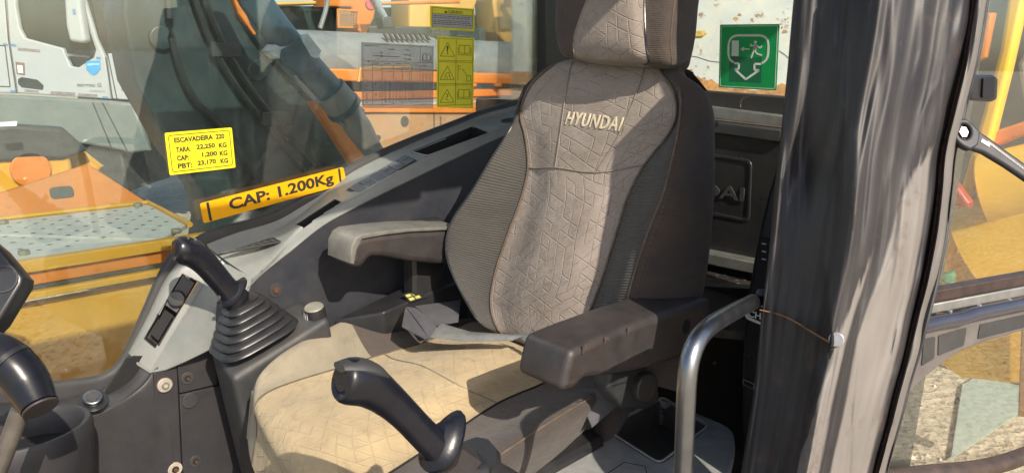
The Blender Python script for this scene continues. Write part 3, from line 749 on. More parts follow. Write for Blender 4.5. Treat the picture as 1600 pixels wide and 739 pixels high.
    for x in (-.1, .26): box('seat_rail', (x, .08, 1.335), (.05, .5, .07), STEEL, T, .006)
    # ---- far armrest
    f = xplane(.36)
    A = plate('armrest', [(550, 386), (560, 371), (600, 365), (640, 361), (720, 358), (735, 410), (690, 414), (640, 409), (602, 402), (580, 401), (567, 420), (547, 416)], f, .085, PL_BROWN, T, .014, r=.012)
    plate('armrest_top', [(548, 412), (549, 386), (556, 372), (566, 366), (600, 361), (640, 357), (720, 354), (720, 359), (640, 363), (600, 368), (566, 374), (558, 390), (554, 414)], xplane(.357), .092, mat('sunlit_armrest_top', (.12, .118, .108), .5, var=.25, dust=.3, dustcol=(.2, .18, .15), bmp=.2, bscale=500), T, .003)  # lighter top plate: the light on the armrest is put into its colour
    A['label'] = 'smooth far armrest'
    # ---- near armrest
    f2 = xplane(-.245)
    A2 = plate('armrest', [(893, 548), (940, 527), (1000, 503), (1060, 482), (1112, 466), (1112, 505), (1098, 540), (1060, 562), (1000, 580), (950, 589), (914, 592), (900, 608), (878, 613), (884, 580)], f2, .10, PL_BROWN, T, .012, r=.012)
    A2['label'] = 'scuffed near armrest with torn edge'
    for x, y, s in ((916, 544, 9), (948, 530, 6), (984, 516, 7)):
        c = f2.l(x, y, .002); e = s/950
        pts = [(c[0]-e, c[1]-e*.9), (c[0]-e*.8, c[1]+.5*e), (c[0]+.2*e, c[1]+.8*e), (c[0]+e, c[1]+.4*e), (c[0]+.9*e, c[1]-.6*e), (c[0], c[1]-.5*e)]
        plate2('torn_patch', pts, f2, .004, mat('torn_foam', (.05, .034, .028), .9, var=.4, vscale=200), A2, .001, top=.003)
    g = f2.l(1072, 510); plate2('armrest_hole', ring(g[0], g[1], .012, .014), f2, .003, VOID, A2, top=.0012)
    # armrest pivots
    f3 = xplane(-.19)
    plate('pivot_bracket', [(955, 580), (985, 578), (1015, 574), (1030, 590), (1032, 625), (1015, 640), (975, 640), (950, 610)], f3, .04, PL_DARK, T, .008, r=.01)
    c = f3.hit(1000, 602); disc('pivot_knob', c, (-1, .1, .1), .028, .02, PL_BROWN, T, bev=.004)
    # ---- lap belt
    def ribbon(name, pts, wd, m, parent, side, th=.0016):
        vs_, fs = [], []; Q = spl(pts, 6)
        S = spl(side, 6)
        for p, s_ in zip(Q, S):
            s_ = s_.normalized()*wd/2; t_ = V((0, 0, th))
            vs_ += [p-s_, p+s_, p+s_+t_, p-s_+t_]
        for i in range(len(Q)-1):
            for k in range(4): fs.append((4*i+k, 4*i+(k+1) % 4, 4*i+4+(k+1) % 4, 4*i+4+k))
        fs += [(0, 1, 2, 3), tuple(len(vs_)-4+k for k in range(4))]
        return mesh(name, vs_, fs, m, parent)
    z = 1.865
    def quad(name, px, dz, m, parent, th=.002):
        q = [P(a_, b_, z=zz) for (a_, b_), zz in zip(px, dz)]
        Rr = [[q[0], q[0].lerp(q[1], .5), q[1]], [q[0].lerp(q[3], .5)+V((0, 0, .003)), (q[0]+q[1]+q[2]+q[3])/4+V((0, 0, .005)), q[1].lerp(q[2], .5)+V((0, 0, .003))], [q[3], q[3].lerp(q[2], .5), q[2]]]
        g_ = net_pts(Rr, 4, 4); nn = len(g_[0]); vs_ = [p for r_ in g_ for p in r_]; k_ = len(vs_)
        vs_ += [p-V((0, 0, th)) for p in vs_]; fs = []
        for i in range(len(g_)-1):
            for j in range(nn-1):
                a_ = i*nn+j; fs += [(a_, a_+1, a_+nn+1, a_+nn), (k_+a_, k_+a_+nn, k_+a_+nn+1, k_+a_+1)]
        rim = [j for j in range(nn)]+[i*nn+nn-1 for i in range(1, len(g_))]+[(len(g_)-1)*nn+j for j in range(nn-2, -1, -1)]+[i*nn for i in range(len(g_)-2, 0, -1)]
        for i in range(len(rim)): a_, b_ = rim[i], rim[(i+1) % len(rim)]; fs.append((a_, k_+a_, k_+b_, b_))
        return mesh(name, vs_, fs, m, parent)
    B1 = quad('lap_belt', [(648, 478), (720, 468), (716, 502), (678, 508)], (z, z-.01, z-.01, z+.002), WEB, T)
    quad('belt_fold', [(634, 479), (650, 481), (684, 512), (672, 530)], (z+.01, z+.014, z+.006, z), WEB, B1)
    quad('belt_fold', [(634, 480), (672, 530), (664, 529), (628, 510)], (z+.01, z, z, z), WEB, B1)
    quad('belt_strap', [(690, 505), (735, 518), (726, 532), (672, 526)], (z+.008, z+.004, z, z+.004), WEBL, B1)
    quad('belt_strap', [(735, 518), (828, 524), (800, 531), (726, 532)], (z+.004, z+.012, z+.004, z), WEBL, B1)
    quad('belt_strap', [(800, 521), (826, 520), (850, 545), (845, 552)], (z+.006, z+.02, z+.0, z-.004), WEBL, B1)
    # near end of the belt between cushion and pivot
    quad('belt_anchor_sleeve', [(897, 607), (945, 606), (968, 628), (925, 665)], (1.83, 1.84, 1.80, 1.765), WEB, T, .004)
seat()

cab_later()

# ================================================================ right window, its seal and the stickers
XW = .68
def right_window():
    T = thing('right_side_window', 'large dusty right window covered with yellow and silver stickers', 'window', (XW, .1, 1.7))
    f = xplane(XW)
    out = [(-260, 640), (60, 612), (120, 606), (165, 598), (190, 578), (212, 540), (236, 480), (258, 432), (285, 392), (312, 379), (324, 369), (361, 358), (422, 342), (462, 322), (503, 298), (544, 267), (584, 246), (645, 220), (720, 191), (757, 177), (811, 161), (870, 140), (870, -420), (-260, -900)]
    plate('glass', out, f, .005, G_RIGHT, T)
    # seal: follows the lower edge of the glass
    inner = [(-260, 628), (60, 600), (110, 595), (155, 588), (182, 572), (203, 535), (228, 478), (250, 428), (275, 390), (306, 374), (324, 364), (361, 352), (422, 336), (462, 316), (503, 292), (544, 262), (584, 241), (645, 215), (720, 186), (757, 172), (811, 157), (850, 143), (853, 60), (853, -400)]
    outer = [(-260, 668), (60, 640), (125, 628), (175, 612), (205, 590), (232, 550), (256, 492), (278, 442), (298, 406), (322, 386), (336, 380), (372, 368), (430, 351), (472, 328), (513, 302), (551, 274), (592, 252), (651, 226), (725, 196), (761, 182), (813, 168), (880, 145), (880, 60), (880, -400)]
    Ri = [P(a, b, x=XW-.005) for a, b in inner]; Ro = [P(a, b, x=XW-.010) for a, b in outer]
    rows = [[a+V((.012, 0, 0)), a, a.lerp(b, .4)+V((-.004, 0, .002)), b, b+V((.05, 0, -.01))] for a, b in zip(Ri, Ro)]
    grid_mesh('seal', net_pts(rows, 4, 3), f, RUBBER, T)
    def sticker(name, px, m, label, r=.004, th=.0007, lift=.001, f=f):
        q = [f.l(a, b_, lift) for a, b_ in px]; return plate2(name, rnd(q, r), f, th, m, T, top=lift+th, label=label), q
    def local(q):
        o = V((*q[0], 0)); ex = (V((*q[1], 0))-o); ey = (V((*q[3], 0))-o)
        return lambda a, b_: ((o+ex*a+ey*b_).x, (o+ex*a+ey*b_).y)
    LZ = .0019
    # --- plate with the machine's data
    s, q = sticker('data_sticker', [(257, 208), (362, 199.5), (368, 262), (265, 274)], S_YEL, 'yellow sticker with machine weights')
    g = local(q); ang = math.atan2(q[1][1]-q[0][1], q[1][0]-q[0][0])
    ins = [g(.045, .07), g(.955, .06), g(.955, .93), g(.045, .93)]
    bars('sticker_border', f, loop_segs(rnd(ins, .006)), .0013, S_BLK, s, LZ)
    H = V((*q[3], 0))-V((*q[0], 0)); W = V((*q[1], 0))-V((*q[0], 0)); hh, ww = H.length, W.length
    def put(t, a, b_, w_, h_, bold=.02):
        p = g(a, b_); text('sticker_lettering', t, f, p[0], p[1], w_*ww, h_*hh, S_BLK, s, th=.0004, off=LZ, rot=ang, bold=bold+.012)
    put('ESCAVADEIRA  220', .12, .25, .75, .12)
    for t1, t2, t3, y, c in (('TARA:', '22,250', 'KG', .48, .43), ('CAP:', '1,200', 'KG', .68, .50), ('PBT:', '23,170', 'KG', .87, .42)):
        put(t1, .13, y, .21 if t1 != 'CAP:' else .17, .12); put(t2, c, y-.01, .28 if t2 != '1,200' else .23, .13); put(t3, .77, y-.01, .12, .12)
    # --- capacity strip
    fc = xplane(XW-.016); f_ = f
    s, q = sticker('capacity_sticker', [(312, 318), (536, 261), (542, 287), (318, 349)], S_AMB, 'amber strip reading CAP: 1.200Kg', r=.005, f=fc)
    g = local(q); ang = math.atan2(q[1][1]-q[0][1], q[1][0]-q[0][0]); W = V((*q[1], 0))-V((*q[0], 0)); H = V((*q[3], 0))-V((*q[0], 0)); hh, ww = H.length, W.length
    f = fc
    for a in (.045, .965):
        plate2('sticker_bar', [g(a-.008, .03), g(a+.008, .03), g(a+.008, .97), g(a-.008, .97)], f, .0004, S_BLK, s, top=LZ+.0004)
    p = g(.175, .80); text('sticker_lettering', 'CAP: 1.200Kg', f, p[0], p[1]-.004, .74*ww, .75*hh, S_BLK, s, th=.0004, off=LZ, rot=ang, bold=.03)
    f = f_
    # --- CUIDADO
    s, q = sticker('caution_sticker', [(672, 9.5), (741, 14.5), (741, 50), (672, 45)], S_LEM, 'small CUIDADO caution sticker', r=.002)
    g = local(q); ang = math.atan2(q[1][1]-q[0][1], q[1][0]-q[0][0]); ww = (V((*q[1], 0))-V((*q[0], 0))).length; hh = (V((*q[3], 0))-V((*q[0], 0))).length
    plate2('sticker_field', [g(.04, .33), g(.96, .33), g(.96, .92), g(.04, .92)], f, .0003, S_GRY, s, top=LZ)
    bars('sticker_border', f, loop_segs([g(.04, .07), g(.96, .07), g(.96, .92), g(.04, .92)])+[(g(.04, .33), g(.96, .33))], .0009, S_BLK, s, LZ)
    p = g(.38, .28); text('sticker_lettering', 'CUIDADO', f, p[0], p[1], .34*ww, .14*hh, S_BLK, s, th=.0003, off=LZ, rot=ang, bold=.01)
    plate2('warning_triangle', [g(.31, .28), g(.37, .28), g(.34, .14)], f, .0003, S_BLK, s, top=LZ+.0002)
    rr = random.Random(2); segs = []
    for y in (.42, .50, .62, .70, .78):
        x = .07
        while x < .88:
            l = rr.uniform(.03, .09); segs.append((g(x, y), g(min(x+l, .93), y))); x += l+.02
    bars('fine_print', f, segs, .0016, S_BLK, s, LZ+.0001)
    # --- three rows of pictograms
    s, q = sticker('warning_pictogram_sticker', [(683, 57), (741, 60), (739, 170), (682, 168)], S_LEM, 'tall yellow sticker with six warning pictograms', r=.002)
    g = local(q); S = []
    S += loop_segs([g(.04, .025), g(.96, .025), g(.96, .975), g(.04, .975)])+[(g(.5, .025), g(.5, .975))]
    for y in (.335, .355, .665, .685): S.append((g(.04, y), g(.96, y)))
    bars('sticker_border', f, S, .0009, S_BLK, s, LZ)
    S = []
    for k in range(3):
        y0 = .025+.33*k; S += loop_segs([g(.08, y0+.25), g(.46, y0+.25), g(.27, y0+.06)])
    def book(x, y): return [((x, y), (x+.15, y+.005)), ((x+.15, y+.005), (x+.30, y)), ((x+.30, y), (x+.30, y+.11)), ((x+.30, y+.11), (x+.15, y+.12)), ((x+.15, y+.12), (x, y+.11)), ((x, y+.11), (x, y)), ((x+.15, y), (x+.15, y+.12)), ((x-.03, y+.03), (x-.03, y+.14)), ((x-.03, y+.14), (x+.33, y+.14)), ((x+.33, y+.14), (x+.33, y+.03))]
    for y in (.11, .75): S += [(g(*a), g(*b_)) for a, b_ in book(.58, y)]
    S += [(g(.56, .39), g(.56, .62)), (g(.56, .42), g(.63, .41)), (g(.56, .46), g(.62, .45)), (g(.66, .45), g(.74, .49)), (g(.74, .50), g(.80, .54))]
    S += loop_segs([g(.80, .55), g(.92, .55), g(.92, .63), g(.80, .63)])
    S += [(g(.2, .60), g(.24, .52)), (g(.24, .52), g(.31, .50)), (g(.31, .50), g(.36, .60)), (g(.26, .55), g(.28, .60)), (g(.30, .55), g(.34, .56))]
    S += [(g(.24, .80), g(.30, .84)), (g(.30, .84), g(.24, .88)), (g(.24, .88), g(.31, .91)), (g(.31, .80), g(.26, .86))]
    bars('pictogram', f, S, .0011, S_BLK, s, LZ+.0001)
    plate2('exclamation_mark', [g(.245, .13), g(.295, .13), g(.28, .215), g(.26, .215)], f, .0003, S_BLK, s, top=LZ+.0003)
    c = g(.27, .235); plate2('exclamation_mark', ring(c[0], c[1], .0022, .0022, 10), f, .0003, S_BLK, s, top=LZ+.0003)
    # --- silver lifting chart
    sg = chart_mat()
    s, q = sticker('chart_sticker', [(564, 66), (677.5, 72), (677, 170), (565, 169)], sg, 'translucent silver lifting capacity chart', r=.002)
    g = local(q); S = loop_segs([g(.02, .025), g(.98, .025), g(.98, .955), g(.02, .955)])
    S += [(g(.02, y), g(.98, y)) for y in (.28, .34)]+[(g(.13, .385), g(.98, .385)), (g(.02, .43), g(.98, .43))]
    for x in (.14, .27, .42, .55, .68): S.append((g(x, .34 if x != .14 else .28), g(x, .955)))
    S.append((g(.80, .025), g(.80, .955)))
    bars('chart_lines', f, S, .0007, S_BLK, s, LZ)
    S = []; rr = random.Random(9)
    for r_ in range(17):
        y = .46+r_*.0285
        for c_, x in enumerate((.05, .17, .23, .30, .36, .45, .50, .58, .63, .70, .75, .83, .88, .93)):
            if (c_ < 3 and r_ not in (11, 12)) and rr.random() < .6: continue
            if r_ < 4 and c_ < 11: continue
            S.append((g(x, y), g(x+.028, y)))
    for x, y, l in ((.03, .05, .2), (.35, .09, .09), (.58, .09, .07), (.15, .20, .35), (.15, .31, .08), (.30, .31, .08), (.45, .31, .08), (.58, .31, .07), (.71, .31, .06), (.84, .33, .06)): S.append((g(x, y), g(x+l, y)))
    bars('chart_figures', f, S, .0012, S_BLK, s, LZ)
    S = [(g(.57, .165), g(.65, .17)), (g(.57, .235), g(.65, .235))]; bars('chart_arrow', f, S, .0016, S_BLK, s, LZ+.0001)
    for x, y in ((.26, .15), (.26, .20), (.655, .17), (.655, .235), (.09, .29)):
        c = g(x, y); plate2('chart_dot', ring(c[0], c[1], .002, .002, 8), f, .0003, S_BLK, s, top=LZ+.0004)
    S = [(g(a[0]*.36+.635, a[1]*.95+.03), g(b_[0]*.36+.635, b_[1]*.95+.03)) for a, b_ in book(.58, .11)]
    bars('book_symbol', f, S, .0009, S_BLK, s, LZ)
def chart_mat():
    m = bpy.data.materials.new('translucent_chart'); m.use_nodes = True; N, L = nodes(m); out = N['Material Output']; b = N['Principled BSDF']
    b.inputs['Base Color'].default_value = (.33, .34, .34, 1); b.inputs['Roughness'].default_value = .35
    t = N.new('ShaderNodeBsdfTransparent'); mx = N.new('ShaderNodeMixShader'); mx.inputs[0].default_value = .42
    L.new(t.outputs[0], mx.inputs[1]); L.new(b.outputs[0], mx.inputs[2]); L.new(mx.outputs[0], out.inputs[0]); return m
right_window()

# ================================================================ right console under the window
def console():
    T = thing('side_console', 'grey trimmed side console with tray, keys and slots running along the right window', 'console', (.6, 0, 1.3))
    rows = [[(322, 382), (330, 390), (392, 434), (386, 455)], [(370, 364), (392, 372), (424, 404), (414, 427)], [(430, 346), (450, 347), (468, 358), (457, 392)],
            [(472, 323), (490, 319), (512, 329), (507, 353)], [(513, 297), (530, 290), (558, 305), (561, 323)], [(551, 269), (568, 263), (607, 278), (610, 298)],
            [(593, 247), (609, 242), (659, 252), (661, 273)], [(652, 221), (666, 219), (707, 231), (707, 251)], [(726, 191), (738, 192), (767, 206), (771, 221)],
            [(762, 177), (777, 181), (802, 193), (806, 207)], [(814, 163), (833, 166), (861, 179), (866, 195)], [(905, 132), (910, 142), (935, 150), (940, 168)]]
    xs = [.665, .652, .55, .528]
    R = []
    for r in rows:
        q = [P(a, b, x=x) for (a, b), x in zip(r, xs)]
        R.append([q[0]+V((.02, 0, -.004)), q[0], q[1], q[1].lerp(q[2], .5)+V((0, 0, -.001)), q[2]+V((.006, 0, .001)), q[2]+V((-.004, 0, -.004)), q[3]+V((0, 0, .004)), q[3]+V((.008, 0, -.004))])
    G = net_pts(R, 4, 12)
    deck = grid_mesh('trim', G, xplane(.6), PL_GREY, T)
    bt = bvh(deck)
    def on(px, py, d=0):
        h = bt.ray_cast(CAMPOS, ray(px, py).normalized())
        return h[0] if h[0] else P(px, py, x=.6)
    def rec(name, px, depth, rim, inner=VOID, **k):
        pts = [on(*q) for q in px]; f, o, q = recess(name, pts, depth, rim, PL_GREY, T, inner, **k)
        return f, o, q
    f, o, q1 = rec('storage_tray', [(643, 238), (738, 199), (764, 209), (668, 244)], .05, .004, rimtop=.0035, r=.008)
    cut(deck, f, q1)
    f, o, q1 = rec('deep_slot', [(461, 352), (523, 312), (535, 316), (474, 358)], .05, .002, rimtop=.002, r=.003)
    cut(deck, f, q1)
    # key panel: a black seat with six grey keys
    pts = [on(*q) for q in ((541, 298), (633, 244), (652, 252), (560, 305))]
    f = frame3(*pts[:3]); q = [f.loc(p) for p in pts]
    kp = plate2('key_panel', rnd(q, .004), f, .006, PL_BLACK, T, .001, top=.0035)
    def lerp2(a, b_): 
        p = V((*q[0], 0)).lerp(V((*q[1], 0)), a); s = V((*q[3], 0)).lerp(V((*q[2], 0)), a); z = p.lerp(s, b_); return (z.x, z.y)
    for k in range(6):
        a0, a1 = .03+k*.16, .03+k*.16+.145
        plate2('key', rnd([lerp2(a0, .08), lerp2(a1, .08), lerp2(a1, .92), lerp2(a0, .92)], .002), f, .004, mat('grey_key', (.085, .09, .10), .35, var=.08), kp, .0012, top=.0065)
        if k in (1, 3, 5): bars('key_line', f, [(lerp2(a0+.02, .5), lerp2(a1-.02, .5))], .0006, PL_BLACK, kp, .0066)
    # cup hole
    pts = [on(*q) for q in ((786, 188), (808, 184), (812, 190), (792, 196))]; f = frame3(*pts[:3]); c = f.loc(pts[0].lerp(pts[2], .5))
    cu_ = ring(c[0], c[1], .028, .022, 24); plate2('round_pocket_rim', ring(c[0], c[1], .032, .026, 24), f, .006, PL_DARK, T, .001, [cu_], top=.003)
    plate2('round_pocket', cu_, f, .002, VOID, T, top=.0015)
    # printed switch strip
    pts = [on(*q) for q in ((339, 399), (427, 372), (440, 378), (350, 407))]
    f = frame3(*pts[:3]); q = [f.loc(p) for p in pts]; sp = plate2('switch_strip', rnd(q, .002), f, .004, PL_BLACK, T, .0006, top=.002)
    rr = random.Random(1); S = []
    for k in range(16):
        a, b_ = .04+k*.058, rr.choice((.3, .5, .7)); S.append((lerp2(a, b_), lerp2(a+.03, b_)))
        if k % 2: S.append((lerp2(a+.01, .2), lerp2(a+.01, .8)))
    bars('switch_marks', f, S, .0012, PL_GREY, sp, .0021)
    # lower end: narrow face with slot and knob, broad grey face beside it
    L_ = [(205, 556), (233, 502), (260, 446), (288, 408), (326, 388)]; Rr = [(235, 581), (265, 530), (296, 481), (326, 435), (352, 412)]
    R = []
    for a, b in zip(L_, Rr):
        p, q = P(*a, x=.655), P(*b, x=.622); R.append([p+V((.03, 0, .0)), p, p.lerp(q, .5)+V((-.002, 0, 0)), q, q+V((.006, 0, -.004))])
    low = grid_mesh('end_trim', net_pts(R, 6, 10), xplane(.6), PL_GREY, T)
    F5 = [[(235, 581, .621), (285, 565, .585), (335, 540, .55)], [(265, 530, .621), (300, 521, .585), (338, 506, .55)], [(296, 481, .621), (320, 478, .587), (343, 474, .552)],
          [(326, 435, .621), (352, 441, .588), (385, 455, .528)], [(352, 412, .621), (372, 420, .59), (393, 434, .545)]]
    NET('lower_trim', F5, PL_GREY, T, 6, 6, back=(.02, 0, -.01))
    # its lower lip
    tube('trim_lip', [P(205, 556, x=.653), P(235, 581, x=.62), P(285, 565, x=.584), P(335, 540, x=.549)], .003, PL_GREY, T, seg=8, n=2)
    bt2 = bvh(low)
    def on2(px, py):
        h = bt2.ray_cast(CAMPOS, ray(px, py).normalized()); return h[0] if h[0] else P(px, py, x=.64)
    pts = [on2(*q) for q in ((226, 528), (285, 428), (307, 440), (244, 545))]; f, o, q = recess('slot_frame', pts, .03, .0015, PL_GREY, T, VOID, rimtop=.0025, r=.002, rimm=PL_DARK)
    cut(low, f, q)
    qq = lambda a, b_: (lambda p, s: (p.lerp(s, b_).x, p.lerp(s, b_).y))(V((*q[0], 0)).lerp(V((*q[1], 0)), a), V((*q[3], 0)).lerp(V((*q[2], 0)), a))
    plate2('knob_plate', [qq(.52, .05), qq(.98, .05), qq(.98, .95), qq(.52, .95)], f, .01, PL_DARK, o, .001, top=.001)
    c = qq(.68, .5); tube('knob', [f.w(*c, 0), f.w(*c, .010), f.w(*c, .018), f.w(*c, .0185)], [.018, .0175, .015, .011], PL_BLACK, o, seg=20, n=1)
    plate2('slot_inner', [qq(.08, .18), qq(.46, .18), qq(.46, .82), qq(.08, .82)], f, .002, VOID, o, top=-.012)
    # navy side under the band
    SPN = plate('side_panel', [(386, 453), (414, 425), (457, 390), (507, 351), (561, 321), (610, 296), (661, 271), (707, 249), (771, 219), (806, 205), (866, 193), (940, 166), (940, 560), (420, 640), (340, 560), (345, 475)], xplane(.532), .02, PL_NAVY, T)
    c = P(431, 453, x=.532); disc('bolt_recess', c, (-1, 0, 0), .016, .002, PL_DARK, T, bev=.0006); disc('bolt_head', c+V((-.002, 0, 0)), (-1, 0, 0), .008, .003, mat('rusty_bolt', (.12, .06, .04), .6, .5, var=.4), T, seg=6)
    box('armrest_bracket', (.45, -.12, 1.93), (.05, .10, .26), PL_BLACK, T, .02)
    # black box with yellow marks between seat and console
    H8('seat_side_cover', [P(520, 500, x=.50), P(600, 487, x=.42), P(735, 430, x=.42), P(700, 415, x=.50)], .2, PL_BLACK, T, .008)
    LB = plate2('warning_label', [(0, 0), (.05, 0), (.05, .032), (0, .032)], frame3(P(640, 474, x=.415), P(672, 464, x=.415), P(664, 458, x=.43)), .001, PL_BLACK, T, top=.003)
    f = frame3(P(640, 474, x=.415), P(672, 464, x=.415), P(664, 458, x=.43))
    for a, b_ in ((.004, .004), (.004, .017), (.022, .004), (.022, .017)): plate2('yellow_mark', [(a, b_), (a+.014, b_), (a+.014, b_+.009), (a, b_+.009)], f, .0005, mat('faded_yellow_print', (.45, .42, .12), .6), LB, top=.004)
console()

# ================================================================ window ledge and lower left panelling
def lowleft():
    T = thing('lower_wall_lining', 'dark plastic lining below the front of the right window, with bolts and a round pocket', 'wall panel', (.62, .6, 1.3))
    rows = [[(-120, 640, .66), (-120, 690, .58), (-120, 740, .57), (-120, 800, .57)], [(20, 628, .66), (50, 640, .60), (60, 660, .59), (60, 800, .585)],
            [(110, 622, .66), (126, 648, .605), (134, 672, .597), (140, 800, .592)], [(160, 609, .66), (180, 628, .612), (190, 648, .602), (200, 800, .595)],
            [(195, 585, .66), (215, 604, .62), (228, 622, .606), (236, 800, .597)], [(206, 560, .66), (233, 583, .624), (246, 596, .610), (258, 800, .598)], [(212, 552, .66), (240, 578, .624), (256, 590, .610), (277, 800, .598)]]
    NET('front_lining', rows, PL_PANEL, T, 8, 6)
    f = xplane(.606)
    plate('front_lining_face', [(240, 584), (276, 571), (279, 640), (286, 800), (250, 800)], f, .02, PL_PANEL, T)
    f2 = xplane(.602)
    plate('rear_lining_upper', [(278, 570), (336, 544), (340, 600), (281, 614)], f2, .02, PL_PANEL, T, .001)
    plate('rear_lining_lower', [(281, 617), (345, 602), (420, 800), (289, 800)], f2, .02, PL_PANEL, T, .001)
    plate('backing', [(200, 560), (400, 520), (420, 820), (-200, 820), (-200, 700), (150, 640)], xplane(.64), .01, VOID, T)
    wm = mat('dusty_washer', (.40, .35, .28), .5, .3, var=.2)
    for px, py, r, m1, m2 in ((257, 601, .0155, wm, STEEL), (273, 732, .0155, wm, PL_BLACK), (292, 590, .0135, PL_DARK, VOID), (305, 719, .0135, PL_DARK, VOID)):
        c = P(px, py, x=.604)
        b_ = disc('washer', c+V((.002, 0, 0)), (-1, 0, .05), r, .006, m1, T, bev=.001); disc('bolt', c+V((-.004, 0, 0)), (-1, 0, .05), r*.5, .004 if m2 is STEEL else .0008, m2, b_, seg=8 if m2 is STEEL else 20)
        disc('bolt_face', c+V((-.005, 0, 0)), (-1, 0, .05), r*.28, .004, m1 if m2 is STEEL else mat('rusty_bolt', (.12, .06, .04), .6, .5, var=.4), b_, seg=8)
    disc('round_cap', P(297, 625, x=.6), (-1, 0, 0), .0175, .0025, PL_DARK, T, bev=.001)
    # 12 volt socket with bright ring
    c = P(146, 627, x=.606); n = V((-.45, .1, .9))
    s = disc('power_socket', c, n, .027, .004, PL_BLACK, T, bev=.001)
    n_ = n.normalized(); disc('socket_ring', c+n_*.004, n, .0185, .012, CHROME, s, bev=.003); disc('socket_cap', c+n_*.0155, n, .0115, .002, PL_DARK, s, bev=.0006)
    # round pocket
    c = P(40, 668, x=.50); k = 36
    def rg(r, z, sx=1.0): return [c+V((r*.9*math.cos(2*math.pi*i/k), r*1.1*math.sin(2*math.pi*i/k), z)) for i in range(k)]
    prof = [(.060, -.30), (.078, -.2), (.088, -.10), (.094, -.03), (.094, -.008), (.090, .0), (.083, -.001), (.078, -.008), (.074, -.04), (.070, -.08)]
    vs_, fs = [], []
    for r, z in prof: vs_ += rg(r, z)
    for i in range(len(prof)-1):
        for j in range(k): fs.append((i*k+j, i*k+(j+1) % k, (i+1)*k+(j+1) % k, (i+1)*k+j))
    fs.append(tuple(range(len(vs_)-k, len(vs_))))
    pk = mesh('round_pocket', vs_, fs, PL_PANEL, T)
    mesh('pocket_floor', rg(.0745, -.05), [tuple(range(k))], VOID, pk)
lowleft()

# ================================================================ control levers
def pod_far():
    T = thing('lever_stand', 'charcoal stand of the far control lever, between grey console and seat', 'console', (.43, .3, 1.3))
    a, b, c, d = P(325, 536, x=.53), P(363, 593, x=.43), P(516, 496, x=.43), P(468, 468, x=.53)
    H8('stand_body', [a, b, c, d], .42, PL_DARK, T, .014, botshift=(0, -.06))
    cc = P(494, 497, x=.465); n = V((-.1, .22, 1)).normalized()
    k = tube('dial_knob', [cc, cc+n*.004, cc+n*.026, cc+n*.030, cc+n*.0305], [.0235, .024, .0225, .020, .012], PL_BLACK, T, seg=28, n=1)
    tube('dial_rim', [cc+n*.0285, cc+n*.0312], [.0215, .019], mat('worn_dial_rim', (.20, .195, .16), .5), k, seg=28, n=1)
    for i in range(9):
        th = math.radians(150+i*17); u = n.cross(V((0, 0, 1)).cross(V((1, 0, 0)))).normalized(); v = n.cross(u)
        p = cc+(u*math.cos(th)+v*math.sin(th))*.0237; box('dial_rib', p+n*.016, (.0016, .0016, .017), S_GRY, k)
pod_far()
def lever(name, label, x, S, grip, collar, boot, grp, mboot):
    """grip: list of (px, py, x, radius); collar: flared hand rest; boot: rings (px, py, x, half-long, half-wide)"""
    T = thing(name, label, 'control lever', boot[-1][0] if False else P(boot[0][0], boot[0][1], x=boot[0][2]), grp)
    pts = [P(a, b, x=c) for a, b, c, r in grip]
    g = tube('grip', pts, [r for *_, r in grip], PL_GLOSS, T, seg=24, n=6, flat=(.86, 1.0))
    # boot of rounded square rings
    rg = []; 
    ax = V((0, 1, 0)); ay = V((1, 0, 0))
    B = [(P(a, b, x=c), hl, hw) for a, b, c, hl, hw in boot]
    N_ = 28
    for q in B:
        p, hl, hw = q; r = []
        for i in range(N_):
            th = 2*math.pi*i/N_; cx, sx = math.cos(th), math.sin(th); e = .55
            r.append(p+ax*hl*math.copysign(abs(cx)**e, cx)+ay*hw*math.copysign(abs(sx)**e, sx)+boot_tilt(ax*hl*math.copysign(abs(cx)**e, cx)))
        rg.append(r)
    vs_ = [p for r in rg for p in r]; fs = []
    for i in range(len(rg)-1):
        for j in range(N_): fs.append((i*N_+j, i*N_+(j+1) % N_, (i+1)*N_+(j+1) % N_, (i+1)*N_+j))
    fs.append(tuple(range(len(vs_)-N_, len(vs_))))
    mesh('bellows_boot', vs_, fs, mboot, T)
    return T, g
TILT = [-.30]
def boot_tilt(d): return V((0, 0, d.y*TILT[0]))
def boot_rings(base_, top, n, b0, b1, amp):
    out = []
    for i in range(n*4+1):
        t = i/(n*4); ph = (i % 4); k = (0, amp, amp*.8, -amp*.6)[ph]
        out.append(tuple(base_[j]*(1-t)+top[j]*t for j in range(3))+(b0[0]*(1-t)+b1[0]*t+k, b0[1]*(1-t)+b1[1]*t+k))
    return out
